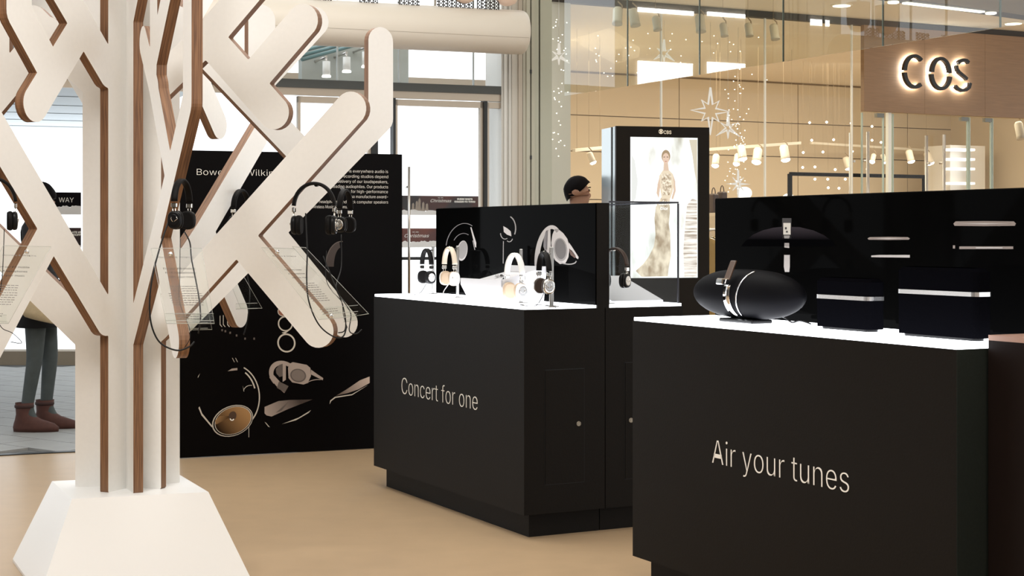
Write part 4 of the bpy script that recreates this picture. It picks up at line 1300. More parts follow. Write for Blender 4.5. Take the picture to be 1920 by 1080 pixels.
# unseen glowing panes and wall, added to mirror as windows in the hanging screen
OW = -4.0
sG = (G0 - S0).dot(D2)
wo = tag(bpy.data.objects.new('reflection_panes', None), kind='structure'); COL.objects.link(wo); MW[wo] = Matrix.Identity(4)
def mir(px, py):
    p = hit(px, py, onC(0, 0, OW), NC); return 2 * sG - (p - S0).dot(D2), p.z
E_DAY = emat('reflection_pane_glow', (1, 1, 1), 11)
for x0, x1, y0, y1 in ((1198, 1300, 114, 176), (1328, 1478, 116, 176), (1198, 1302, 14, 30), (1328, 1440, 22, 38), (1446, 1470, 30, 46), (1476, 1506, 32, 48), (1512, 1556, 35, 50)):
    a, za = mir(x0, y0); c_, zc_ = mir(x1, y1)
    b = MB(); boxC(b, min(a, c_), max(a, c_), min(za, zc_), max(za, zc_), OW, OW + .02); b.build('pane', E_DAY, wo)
a, _ = mir(1180, 100); c_, _ = mir(1580, 100)
b = MB(); boxC(b, c_, a, 2.8, 4.4, OW - .3, OW - .01); b.build('wall_opposite', mat('tan_render', (.42, .36, .27), .8), kind='structure')
# ================================================================== headphones
def se(ry, rz, n=24, p=2.6):
    out = []
    for k in range(n):
        a = 2 * math.pi * k / n; c_, s_ = math.cos(a), math.sin(a)
        out.append((ry * math.copysign(abs(c_) ** (2 / p), c_), rz * math.copysign(abs(s_) ** (2 / p), s_)))
    return out

M_STEEL = mat('polished_steel', (0.70, 0.68, 0.64), 0.15, metal=1.0)
M_DBROWN = mat('dark_brown_leather', (0.035, 0.02, 0.014), 0.5)
M_WHITEP = mat('white_plastic', (0.78, 0.77, 0.75), 0.35)
M_TANP = mat('tan_leather', (0.50, 0.38, 0.27), 0.5)
M_GREYD = mat('grey_disc', (0.42, 0.42, 0.42), 0.25, metal=0.7)
M_IVORY = mat('ivory_leather', (0.66, 0.58, 0.47), 0.5)

def headphones(loc, rz, label, band, cup, pad, cap, cat_group, sc=1.0, open_=1.0, tiltx=0.0):
    t = thing('headphones', loc, label, 'headphones', cat_group, rz)
    T = MW[t] @ Matrix.Rotation(tiltx, 4, 'X') @ Matrix.Scale(sc, 4)
    a, hb = 0.066 * open_, 0.082
    b = MB(); b.T = T
    ths = [math.radians(4 + 172 * i / 22) for i in range(23)]
    pts = [V(a * math.cos(q), 0, -hb + hb * math.sin(q)) for q in ths]
    ups = [V(math.cos(q), 0, math.sin(q)) for q in ths]
    prof = [(-.012, -.003), (-.012, .003), (-.008, .006), (.008, .006), (.012, .003), (.012, -.003), (.008, -.005), (-.008, -.005)]
    b.sweep(pts, prof, ups); b.build('headband', band, t)
    for s in (-1, 1):
        x = s * a
        b = MB(); b.T = T; b.box((x, 0, -hb - .008), (.010, .022, .016), 0, None, .002); b.build('band_end', M_STEEL, t)
        b = MB(); b.T = T
        for o in (-.005, .005):
            b.tube([(x, o, -hb - .014), (x, o, -hb - .032), (x + s * .004, o * 1.6, -hb - .044), (x + s * .010, o * 2.4 - .004, -hb - .056), (x + s * .008, o * .5, -hb - .066)], .0016, 6)
        b.build('slider', M_STEEL, t)
        cz = -hb - .060; xi = x - s * .022
        b = MB(); b.T = T
        lps = []
        for dx, f in ((.012, .90), (.015, 1.0), (.022, 1.0), (.027, .92), (.0285, .80)):
            lps.append([V(xi + s * dx, p_, cz + q_) for p_, q_ in se(.0255 * f, .032 * f)])
        b.loft(lps, 0, True, True); ec = b.build('ear_cup', cup, t)
        b = MB(); b.T = T; lps = []
        for dx, f in ((-.004, .70), (-.006, .88), (0, 1.0), (.007, 1.02), (.012, .94)):
            lps.append([V(xi + s * dx, p_, cz + q_) for p_, q_ in se(.0262 * f, .033 * f)])
        b.loft(lps, 0, True, True); b.build('ear_pad', pad, ec)
        b = MB(); b.T = T
        lps = [[V(xi + s * dx, p_, cz + q_) for p_, q_ in se(.0175 * f, .021 * f, 24, 2)] for dx, f in ((.028, 1), (.0298, 1), (.0302, .85))]
        b.loft(lps, 0, True, True); b.build('cap_disc', cap, ec)
    return t

def cable(t, pts, r=0.0022, m=None, name='cable'):
    # smooth through the points
    P = [Vector(p) for p in pts]; out = []
    for i in range(len(P) - 1):
        p0, p1, p2, p3 = P[max(i - 1, 0)], P[i], P[i + 1], P[min(i + 2, len(P) - 1)]
        for k in range(6):
            u = k / 6
            out.append(0.5 * ((2 * p1) + (p2 - p0) * u + (2 * p0 - 5 * p1 + 4 * p2 - p3) * u * u + (3 * p1 - p0 - 3 * p2 + p3) * u ** 3))
    out.append(P[-1])
    b = MB(); b.tube(out, r, 6); return b.build(name, m or M_MATTEB, t)

def peg(par, p, q, r=.006):
    b = MB(); b.cyl(p, q, r, 10); b.build('hanging_peg', M_BLACKP, par)

GT = 'headphones hung on the plywood tree'
LB = (M_LEATHER, M_BLACKP, M_LEATHER, M_STEEL)
def pc(px, py, Y): return at(px, py, Y)
h = headphones(pc(341, 338, 5.30), math.radians(78), 'black headphones hung on the front branch edge of the tree', M_LEATHER, M_BLACKP, M_LEATHER, M_BLACKP, GT, .93)
cable(h, [pc(326, 388, 5.27), pc(318, 410, 5.25), pc(304, 450, 5.22), pc(290, 500, 5.2), pc(282, 545, 5.18), pc(281, 590, 5.18), pc(288, 622, 5.18), pc(303, 645, 5.18), pc(332, 657, 5.18), pc(355, 650, 5.19), pc(364, 641, 5.21)], .0028)
cable(h, [pc(346, 435, 5.36), pc(356, 455, 5.3), pc(359, 485, 5.26), pc(367, 525, 5.22), pc(374, 565, 5.2), pc(376, 600, 5.2), pc(372, 625, 5.22)], .0024)
cable(h, [pc(338, 447, 5.3), pc(337, 520, 5.28), pc(336, 560, 5.28), pc(345, 590, 5.24), pc(355, 615, 5.22), pc(356, 635, 5.22), pc(346, 652, 5.22)], .0012)
peg(tree, pc(336, 341, 5.33), pc(326, 346, 5.52))
h = headphones(pc(-9, 336, 5.46), math.radians(20), 'black headphones hung at the left edge of the picture', *LB, GT)
cable(h, [pc(8, 430, 5.44), pc(4, 520, 5.4), pc(-6, 580, 5.38), pc(2, 613, 5.36), pc(24, 625, 5.36), pc(41, 643, 5.36), pc(20, 641, 5.36)], .0014)
peg(tree, pc(-9, 338, 5.46), pc(-10, 338, 5.56))
h = headphones(pc(589, 344, 5.80), math.radians(-8), 'black headphones with wide open band hung on the long right branch', *LB, GT, 1.06, 1.08)
cable(h, [pc(573, 400, 5.78), pc(576, 470, 5.74), pc(575, 520, 5.72), pc(578, 560, 5.7), pc(590, 595, 5.7), pc(606, 618, 5.7), pc(630, 633, 5.7), pc(644, 630, 5.72), pc(650, 612, 5.74)], .0028)
cable(h, [pc(612, 470, 5.78), pc(611, 520, 5.76), pc(622, 545, 5.74), pc(640, 565, 5.74), pc(644, 590, 5.74), pc(651, 615, 5.74)], .0014)
cable(h, [pc(606, 480, 5.78), pc(630, 540, 5.74), pc(642, 570, 5.74), pc(648, 600, 5.74), pc(646, 620, 5.74), pc(634, 624, 5.74)], .0022)
peg(tree, pc(592, 347, 5.80), pc(596, 347, 5.92))
h = headphones(pc(647, 357, 6.30), math.radians(76), 'black headphones hung on the rear right branch before the printed text', *LB, GT, .95)
cable(h, [pc(640, 440, 6.28), pc(640, 500, 6.2), pc(630, 540, 6.1), pc(648, 570, 6.0), pc(658, 590, 5.95), pc(655, 620, 5.9), pc(668, 626, 5.9), pc(678, 618, 5.92)], .0022)
peg(tree, pc(645, 359, 6.30), pc(640, 352, 6.42))
h = headphones(pc(452, 357, 6.92), math.radians(70), 'black headphones half hidden behind the branches, seen before the black panel', *LB, GT)
cable(h, [pc(449, 440, 6.9), pc(466, 530, 6.85), pc(468, 560, 6.8), pc(464, 600, 6.78), pc(457, 628, 6.78)], .0026)
peg(tree, pc(452, 359, 6.92), pc(438, 359, 6.98))

# clear acrylic holders screwed to the branches
M_INK = mat('dark_ink', (0.012, 0.011, 0.010), 0.7)
M_INKG = mat('grey_ink', (0.22, 0.21, 0.20), 0.7)
def plate(c, ledge_out, label, lines, screw):
    """c: four world corners TL TR BR BL"""
    TL, TR, BR, BL = c
    t = thing('acrylic_holder', BL, label, 'acrylic holder', 'clear acrylic holders on the tree')
    n = (TR - TL).cross(BL - TL).normalized()
    if n.dot(V(0, 0, CH) - TL) < 0: n = -n
    b = MB(); b.hexa([TL, TR, BR, BL], [p + n * .004 for p in c]); b.build('sheet', M_ACRY, t)
    e = .0009                                 # lit polished edges
    b = MB()
    b.tube([TL + n * .002, TR + n * .002], e, 5); b.tube([BL + n * .002, BR + n * .002], e * 1.3, 5); b.tube([TR + n * .002, BR + n * .002], e * .7, 5); b.tube([TL + n * .002, BL + n * .002], e * .7, 5)
    b.build('polished_edge', mat('acrylic_edge', (0.48, 0.48, 0.45), 0.15), t, kind='stuff')
    o = n * ledge_out - UP * 0.004
    A, B = BL + n * .004, BR + n * .004
    b = MB(); b.hexa([A, B, B + o, A + o], [p + UP * .004 for p in (A, B, B + o, A + o)])
    b.hexa([A + o, B + o, B + o + n * .004, A + o + n * .004], [p + UP * .022 for p in (A + o, B + o, B + o + n * .004, A + o + n * .004)])
    lg = b.build('ledge', M_ACRY, t)
    b = MB(); b.tube([A + o + UP * .022, B + o + UP * .022], .0009, 5); b.tube([A + o, B + o], .0010, 5); b.build('polished_edge', mat('acrylic_edge', (0.48, 0.48, 0.45), 0.15), lg, kind='stuff')
    if screw is not None:
        b = MB(); b.lathe(screw + n * .002, n, [(.007, 0), (.007, .008), (.0055, .011), (.002, .013)], 14); b.build('screw', M_CHROME, t)
    ux = (TR - TL).normalized(); uy = ((TL - BL) - ux * (TL - BL).dot(ux)).normalized()
    W_ = (TR - TL).length; H_ = (TL - BL)
    if ux.cross(uy).dot(n) < 0: pass
    for s, f0, f1, g, size, m in lines:       # text, left/right fraction, height fraction
        p = TL.lerp(BL, g); q = TR.lerp(BR, g)
        p, q = p.lerp(q, f0), p.lerp(q, f1)
        text('print', s, p + n * .0045, (q - p).normalized(), uy, size, m, t, .0004, fit=(q - p).length, kind='stuff')
    return t
small = 'our new on ear headphones fold'.split()
def lines(full=True):
    L_ = [('Bowers & Wilkins', .10, .80, .135, .0105, M_INKG), ('Try our P3 mobile', .14, .80, .29, .0125, M_INK), ('hi-fi headphones', .18, .80, .345, .0125, M_INK), ('with your music', .22, .80, .40, .0125, M_INK)]
    return L_
def body_lines(t, c, rows):
    TL, TR, BR, BL = c
    n = (TR - TL).cross(BL - TL).normalized()
    if n.dot(V(0, 0, CH) - TL) < 0: n = -n
    b = MB(); r_ = random.Random(2)
    for g, f0, f1 in rows:
        p = TL.lerp(BL, g); q = TR.lerp(BR, g); x = f0
        while x < f1 - .02:                    # greeked fine print: short word dashes
            w_ = r_.uniform(.03, .09); y = min(x + w_, f1)
            a, c_ = p.lerp(q, x) + n * .0045, p.lerp(q, y) + n * .0045
            b.quad(a, c_, c_ + UP * .0022, a + UP * .0022); x = y + .015
    b.build('fine_print', M_INKG, t, kind='stuff', fixn=False)
ROWS = [(.52, .22, .78), (.55, .22, .80), (.58, .25, .80), (.615, .17, .84), (.645, .17, .86), (.675, .18, .85), (.705, .2, .86), (.735, .2, .85), (.765, .22, .84), (.885, .2, .8), (.915, .24, .8), (.945, .3, .72)]
c4 = [pc(283, 466, 5.20), pc(378, 466, 5.22), pc(402, 607, 5.12), pc(312, 607, 5.10)]
t = plate(c4, .035, 'clear acrylic holder with text below the front headphones', lines(), pc(320, 478, 5.19)); body_lines(t, c4, ROWS)
c4 = [pc(6, 461, 5.34), pc(96, 463, 5.36), pc(16, 607, 5.26), pc(-72, 605, 5.24)]
t = plate(c4, .035, 'clear acrylic holder with text on the left branch', lines(), pc(51, 473, 5.33)); body_lines(t, c4, ROWS)
c4 = [pc(490, 465, 5.72), pc(552, 467, 5.80), pc(664, 594, 5.66), pc(598, 600, 5.58)]
t = plate(c4, .03, 'clear acrylic holder along the lower right branch', [('Bowers & Wilkins', .1, .8, .13, .008, M_INKG), ('Try our P3 mobile', .12, .62, .33, .0095, M_INK), ('hi-fi headphones', .14, .62, .385, .0095, M_INK), ('with your music', .16, .62, .44, .0095, M_INK)], pc(519, 475, 5.73)); body_lines(t, c4, [(g, .2, .7) for g, _, _ in ROWS])
b = MB(); b.lathe(pc(621, 592, 5.6), V(.1, -1, 0), [(.007, 0), (.007, .008), (.003, .012)], 12); b.build('screw', M_CHROME, t)
c4 = [pc(549, 462, 6.22), pc(574, 464, 6.12), pc(692, 588, 5.86), pc(668, 592, 5.96)]
t = plate(c4, .05, 'clear acrylic holder edge-on behind the lower right branch', [], None)
c4 = [pc(425, 512, 6.66), pc(455, 514, 6.62), pc(492, 578, 6.56), pc(452, 579, 6.60)]
t = plate(c4, .03, 'clear acrylic holder on the small rear branch', [], None)
c4 = [pc(340, 540, 6.4), pc(382, 540, 6.36), pc(398, 618, 6.3), pc(352, 619, 6.32)]
t = plate(c4, .03, 'clear acrylic holder behind the front branch tip', [], None)
# ================================================================== things on the first counter
def uv(O, px, v, z=TOPZ):
    """point on a counter at distance v from its front face that falls on image column px"""
    base = O + D2 * v; k = (px - 960) / FPX
    u = (base.x - k * base.y) / (k * U1.y - U1.x)
    return base + U1 * u + UP * z
def zat(p, py): return CH - (py - HZ) * p.y / FPX
GC = 'headphones on the lit counter top'
def stand(px, v, ytop, m, label, w=.014, hook=None):
    p = uv(CA, px, v); zt = zat(p, ytop)
    t = thing('headphone_stand', p, label, 'stand', 'headphone stands on the counter')
    b = MB(); b.box((p.x, p.y, (TOPZ + zt) / 2), (w, .010, zt - TOPZ), 0, (dirv(.9, .2), V(-dirv(.9, .2).y, dirv(.9, .2).x, 0), UP), .002); b.build('post', m, t)
    b = MB(); b.box((p.x, p.y, TOPZ + .003), (.05, .05, .006), 0, (D2, U1, UP), .002); b.build('foot', m, t)
    return t, p, zt
M_POST = mat('satin_post', (0.40, 0.40, 0.39), 0.3, metal=0.8)
def hook(t, p, q):
    b = MB(); b.tube([p, q, q + UP * .012], .004, 8); b.build('hook', M_STEEL, t)
def phones(px, ytop, v, rz, label, mats, sc=1.0, cab=None):
    p = uv(CA, px, v); z = zat(p, ytop)
    t = headphones(V(p.x, p.y, z), math.radians(rz), label, *mats, GC, sc)
    return t, V(p.x, p.y, z)
t, p, zt = stand(812, .25, 461, M_POST, 'metal stand of the black headphones at the left end of the counter')
h, q = phones(800, 468, .20, -66, 'black headphones with white caps at the left end of the counter', (M_LEATHER, M_BLACKP, M_LEATHER, M_WHITEP), 1.0)
hook(t, V(p.x, p.y, q.z - .004), V(q.x, q.y, q.z - .004))
z0 = TOPZ + .004
def top(px, v, dz=0.0): 
    r = uv(CA, px, v); return V(r.x, r.y, TOPZ + .0035 + dz)
cable(h, [V(q.x, q.y, q.z - .17), V(q.x - .01, q.y, q.z - .19), top(788, .14, .01), top(777, .12), top(795, .10), top(812, .12)], .0016)
t, p, zt = stand(858, .16, 461, M_POST, 'metal stand of the white headphones left of the tray')
h, q = phones(843, 465, .11, -66, 'white headphones left of the acrylic tray', (M_IVORY, M_WHITEP, M_TANP, M_WHITEP), 1.04)
hook(t, V(p.x, p.y, q.z - .004), V(q.x, q.y, q.z - .004))
cable(h, [V(q.x, q.y, q.z - .17), top(832, .10, .03), top(829, .06), top(812, .10), top(838, .16), top(853, .13)], .0018, M_WHITEP)
t, p, zt = stand(977, .15, 467, M_POST, 'metal stand of the white headphones in the middle of the counter')
h, q = phones(965, 477, .10, -64, 'white headphones with grey caps in the middle of the counter', (M_WHITEP, M_WHITEP, M_TANP, M_GREYD), 1.16)
hook(t, V(p.x, p.y, q.z - .004), V(q.x, q.y, q.z - .004))
cable(h, [V(q.x, q.y, q.z - .17), top(972, .08, .02), top(968, .04), top(985, .05), top(978, .10)], .0018, M_WHITEP)
t, p, zt = stand(1034, .10, 463, M_POST, 'metal stand of the dark headphones at the near corner of the counter', .018)
h, q = phones(1020, 474, .06, -72, 'black and brown headphones at the near corner of the counter', (M_LEATHER, M_STEEL, M_DBROWN, M_GREYD), 1.0)
hook(t, V(p.x, p.y, q.z - .004), V(q.x, q.y, q.z - .004))
cable(h, [V(q.x, q.y, q.z - .17), top(1014, .05, .03), top(1003, .05), top(975, .04), top(995, .10), top(1030, .13), top(1042, .06)], .0018)

# white tray with small earphones
pA = uv(CA, 900, .10); pB = uv(CA, 972, .10)
uu = U1; L_ = (pA - pB).length
cB, cA_ = uv(CA, 948, .09), uv(CA, 872, .09)
t = thing('display_tray', (cA_ + cB) / 2, 'white open display tray with small earphones on the counter', 'tray')
M_TRAY = mat('white_tray', (0.62, 0.62, 0.64), 0.3)
d_ = (cA_ - cB).normalized(); Lt = (cA_ - cB).length
def tp(a, v, z): return cB + d_ * (a * Lt) + D2 * v + UP * (z)
b = MB(); b.hexa([tp(.02, .0, 0), tp(.9, .0, 0), tp(.9, .20, 0), tp(.02, .20, 0)], [tp(0, -.02, .075), tp(1.02, -.02, .075), tp(.94, .21, .135), tp(0, .21, .135)]); b.build('block', M_TRAY, t)
b = MB()
w_ = .006
def wall(P0, P1, h0, h1):
    n = (P1 - P0).cross(UP).normalized() * w_
    b.hexa([P0, P1, P1 + n, P0 + n], [P0 + UP * h0, P1 + UP * h1, P1 + n + UP * h1, P0 + n + UP * h0])
q4 = [tp(0, -.02, .075), tp(1.02, -.02, .075), tp(.94, .21, .135), tp(0, .21, .135)]
sides = [(q4[0], q4[1]), (q4[1], q4[2]), (q4[2], q4[3]), (q4[3], q4[0])]
for P0, P1 in sides:
    b = MB(); wall(P0, P1, .03, .03); b.build('rim', M_ACRY if P0 is q4[1] else M_TRAY, t)
for i, (a, v) in enumerate(((.66, .11), (.30, .07))):
    p = tp(a, v, .075 + (v + .02) / .23 * .06)
    e = thing('earphones', p, 'small in-ear earphones coiled in the white tray, ' + ('left pair' if i == 0 else 'right pair'), 'earphones', 'earphones in the tray')
    b = MB(); b.tube([p + D2 * .022 * math.cos(k * .5) + d_ * .022 * math.sin(k * .5) + UP * (.004 + .0003 * k) for k in range(14)], .002, 6); b.build('coiled_cable', M_GREYD, e)
    b = MB(); b.ell(p + UP * .008 + D2 * .01, (.008, .008, .007), 10, 8); b.build('earbud', M_BLACKP, e)
    b = MB(); b.ell(p + UP * .008 - D2 * .006 + d_ * .012, (.008, .008, .007), 10, 8); b.build('earbud', M_BLACKP if i else M_GREYD, e)

# glass case on the rear unit
gc = thing('glass_case', CA + U1 * .83 + D2 * .615 + UP * TOPZ, 'glass display case with dark edges on the rear counter', 'glass case')
u0, u1, v0, v1, z1 = .012, 1.66, .432, .792, 1.445
def gl(a0, a1, b0, b1, y0, y1, nm='pane', m=None):
    b = MB(); boxuv(b, CA, a0, a1, b0, b1, y0, y1, **PC); return b.build(nm, m or M_CASE, gc)
gl(u0, u0 + .006, v0, v1, TOPZ, z1); gl(u0, u1, v1 - .006, v1, TOPZ, z1); gl(u1 - .006, u1, v0, v1, TOPZ, z1); gl(u0, u1, v0, v1, z1, z1 + .006)
M_EDGE = mat('dark_case_edge', (0.02, 0.02, 0.03), 0.4)
gl(u0 - .001, u0 + .005, v0, v1, z1 + .0065, z1 + .014, 'edge_bar', M_EDGE)
gl(u0 - .001, u1, v1 - .002, v1 + .005, z1 + .0065, z1 + .014, 'edge_bar', M_EDGE)
gl(u0 - .004, u0 + .002, v1 - .002, v1 + .005, TOPZ, z1 + .006, 'edge_bar', M_EDGE)
gl(u1 - .002, u1 + .004, v1 - .002, v1 + .005, TOPZ, z1 + .006, 'edge_bar', M_EDGE)
# one pair inside
p = uv(CA, 1153, .47); z = zat(p, 466)
h = headphones(V(p.x, p.y, z), math.radians(-40), 'dark brown headphones inside the glass case', M_DBROWN, M_BLACKP, M_BLACKP, M_WHITEP, GC)
t = thing('headphone_stand', V(p.x, p.y, TOPZ), 'metal stand inside the glass case', 'stand', 'headphone stands on the counter')
b = MB(); b.box((p.x - .03, p.y + .02, (TOPZ + z) / 2), (.014, .01, z - TOPZ), 0, None, .002); b.build('post', M_POST, t)
b = MB(); b.box((p.x - .03, p.y + .02, TOPZ + .003), (.05, .05, .006), 0, (D2, U1, UP), .002); b.build('foot', M_POST, t)
hook(t, V(p.x - .03, p.y + .02, z - .006), V(p.x, p.y, z - .006))
# grey display block inside the case
b = MB(); a, c_ = CA + U1 * .5 + D2 * .50, None
b.hexa([CA + U1 * a_ + D2 * v_ + UP * (TOPZ + .001) for a_, v_ in ((.10, .50), (.46, .50), (.46, .77), (.10, .77))],
       [CA + U1 * a_ + D2 * v_ + UP * z_ for a_, v_, z_ in ((.10, .50, 1.012), (.46, .50, 1.115), (.46, .77, 1.115), (.10, .77, 1.012))])
b.build('display_block', mat('grey_block', (.45, .45, .48), .5), label='sloping grey display block inside the glass case', cat='block', loc=CA + U1 * .28 + D2 * .63 + UP * TOPZ)

# ------------------------------------------------------------------ prints on the gloss sheets
def onp(px, py, O, v): return hit(px, py, O + D2 * v, D2)
def pshape(nm, pts, O, v, m, par):
    q = [onp(x, y, O, v) for x, y in pts]
    o = q[0]; ux = -U1
    b = MB(); b.prism([((p - o).dot(ux), p.z - o.z) for p in q], o, ux, UP, .0008); return b.build(nm, m, par)
def ell_pts(cx, cy, rx, ry, rot=0, a0=0, a1=360, n=28):
    c_, s_ = math.cos(math.radians(rot)), math.sin(math.radians(rot)); out = []
    for i in range(n + (0 if a1 - a0 == 360 else 1)):
        a = math.radians(a0 + (a1 - a0) * i / n); x, y = rx * math.cos(a), ry * math.sin(a)
        out.append((cx + x * c_ - y * s_, cy + x * s_ + y * c_))
    return out
def crescent(cx, cy, rx, ry, rot, a0, a1, w0, w1=None, n=24):
    o = ell_pts(cx, cy, rx, ry, rot, a0, a1, n); i_ = ell_pts(cx, cy, rx - w0, ry - (w1 if w1 is not None else w0), rot, a0, a1, n)
    return o + i_[::-1]
M_PSILV = mat('silver_print', (0.24, 0.225, 0.215), 0.5)
M_PLITE = mat('pale_silver_print', (0.42, 0.39, 0.375), 0.5)
M_PGREY = mat('grey_print', (0.16, 0.145, 0.15), 0.5)
M_PDARK = mat('charcoal_print', (0.030, 0.027, 0.028), 0.5)
M_PTAUP = mat('taupe_print', (0.24, 0.20, 0.18), 0.5)
V1 = .357
PP = (CA, V1)
pshape('headphone_print', crescent(1030, 480, 27, 58, 6, 150, 300, 9, 7), *PP, M_PLITE, gp1)
pshape('headphone_print', [(1028, 431), (1032, 430), (1033, 470), (1027, 480), (1024, 468), (1024, 445)], *PP, M_PLITE, gp1)
pshape('headphone_print', [(1019, 462), (1020, 446), (1024, 433), (1028, 431), (1026, 468), (1022, 470)], *PP, M_PGREY, gp1)
pshape('headphone_print', [(1036, 440), (1040, 430), (1046, 429), (1056, 437), (1064, 448), (1068, 462), (1066, 482), (1060, 494), (1050, 495), (1041, 488), (1036, 478), (1034, 455)], *PP, M_PLITE, gp1)
q1 = pshape('headphone_print', ell_pts(1051, 468, 12.5, 22, -6), CA, V1 - .0009, M_PSILV, gp1)
pshape('headphone_print', ell_pts(1051, 467, 10, 19, -6), CA, V1 - .0018, mat('graphite_print', (0.11, 0.10, 0.097), .5), gp1)
pshape('headphone_print', [(1067, 455), (1072, 462), (1085, 482), (1084, 486), (1081, 484), (1068, 468)], *PP, M_PLITE, gp1)
pshape('headphone_print', crescent(1062, 486, 20, 10, 10, 0, 120, 2, 2), *PP, M_PSILV, gp1)
pshape('headphone_print', [(1067, 466), (1073, 470), (1080, 480), (1078, 484), (1070, 478)], *PP, mat('brown_print', (.10, .055, .04), .5), gp1)
# black pair
pshape('black_headphone_print', crescent(868, 462, 32, 44, 10, 175, 290, 1.4, 1.2), *PP, M_PGREY, gp1)
pshape('black_headphone_print', crescent(868, 462, 20, 25, 10, 200, 290, 1.2, 1.0), *PP, M_PGREY, gp1)
pshape('black_headphone_print', ell_pts(867, 470, 9.5, 19, 8), *PP, M_PLITE, gp1)
pshape('black_headphone_print', ell_pts(867.5, 469, 8, 16.5, 8), CA, V1 - .0009, M_PSILV, gp1)
pshape('black_headphone_print', [(882, 426), (884, 426), (893, 455), (893, 464), (891, 463)], *PP, M_PLITE, gp1)
pshape('black_headphone_print', [(886, 451), (887.5, 451), (891, 468), (890, 469)], *PP, M_PSILV, gp1)
# small pair and leg lines in the middle
pshape('small_headphone_print', crescent(952, 428, 16, 24, 0, -70, 30, 2, 2), *PP, M_PSILV, gp1)
pshape('small_headphone_print', [(944, 424), (951, 428), (958, 434), (959, 443), (951, 440), (945, 435)], *PP, M_PLITE, gp1)
pshape('small_headphone_print', crescent(947, 437, 9, 12, 0, 60, 180, 1.4, 1.4), *PP, M_PSILV, gp1)
pshape('small_headphone_print', crescent(955, 445, 7, 9, 0, 20, 130, 1.4, 1.4), *PP, M_PSILV, gp1)
pshape('small_headphone_print', [(943.4, 452), (944.6, 452), (944.2, 494), (943, 494)], *PP, M_PSILV, gp1)
# speaker pictures on the second sheet
V2 = .369; PP = (CR, V2)
mz = bpy.data.materials.new('dusk_print'); mz.use_nodes = True
nt = mz.node_tree; bs = nt.nodes['Principled BSDF']; bs.inputs['Roughness'].default_value = .5
bs.inputs['Base Color'].default_value = (.022, .019, .024, 1)
pshape('speaker_print', [(1390, 462), (1398, 452), (1412, 440), (1430, 432), (1450, 427), (1468, 425), (1500, 426), (1525, 432), (1545, 441), (1562, 453), (1568, 462)], *PP, gradmat('dusk_dome_print', onp(1480, 450, CR, .369), onp(1480, 424, CR, .369), (.0015, .0015, .0018), (.035, .030, .036), MW[gp2].translation), gp2)
pshape('phone_print', [(1467, 409), (1484, 409), (1484, 447), (1467, 447)], *PP, M_PDARK, gp2)
pshape('phone_print', [(1469, 418), (1482.5, 418), (1482.5, 440), (1469, 440)], CR, V2 - .0009, mat('screen_print', (.55, .53, .48), .5), gp2)
pshape('phone_print', [(1470, 441.5), (1481, 441.5), (1480, 447), (1471, 447)], CR, V2 - .0009, M_PSILV, gp2)
pshape('phone_print', [(1472, 426), (1475, 426), (1475, 430), (1472, 430)], CR, V2 - .0018, M_PDARK, gp2)
pshape('phone_print', [(1474, 433), (1477, 433), (1477, 436), (1474, 436)], CR, V2 - .0018, M_PDARK, gp2)
pshape('dock_print', [(1471, 455.5), (1480, 455.5), (1480, 465), (1471, 464)], *PP, M_PLITE, gp2)
pshape('dock_print', [(1470.5, 478), (1481, 478), (1481, 500), (1480, 510), (1472, 510), (1470, 500)], *PP, M_PLITE, gp2)
for (x0, x1, y0, y1) in ((1627, 1706, 444, 450), (1788, 1905, 414.5, 424)):
    ym = (y0 + y1) / 2
    pshape('speaker_print', [(x0, ym), (x0 + 4, y0 + .6), ((x0 + x1) / 2, y0), (x1 - 4, y0 + .6), (x1, ym), (x1 - 2, y1 - .6), ((x0 + x1) / 2, y1), (x0 + 2, y1 - .6)], *PP, M_PTAUP, gp2)
    pshape('speaker_print', [(x0 + 8, ym), ((x0 + x1) / 2, ym - 1), (x1 - 8, ym), ((x0 + x1) / 2, ym + 1.4)], CR, V2 - .0009, M_PLITE, gp2)
pshape('speaker_print', [(1634, 479), (1650, 478), (1706, 478), (1706, 483), (1650, 482.5), (1634, 482)], *PP, M_PLITE, gp2)
pshape('speaker_print', [(1787, 460), (1791, 460), (1791, 466), (1787, 466)], *PP, M_PTAUP, gp2)
pshape('speaker_print', [(1799, 462), (1900, 462), (1900, 467), (1799, 467)], *PP, M_PTAUP, gp2)
pshape('speaker_print', [(1830, 463), (1880, 463), (1880, 466), (1830, 466)], CR, V2 - .0009, M_PLITE, gp2)

# ================================================================== speakers on the second counter
def zat2(p, py): return CH - (py - HZ) * p.y / FPX
M_CLOTH = mat('black_speaker_cloth', (0.0020, 0.0020, 0.0028), 0.8, noise=.3, nscale=300, bump=.4, spec=.0)
M_ZEPP = mat('black_satin_shell', (0.0042, 0.0042, 0.0052), 0.55, spec=.03)
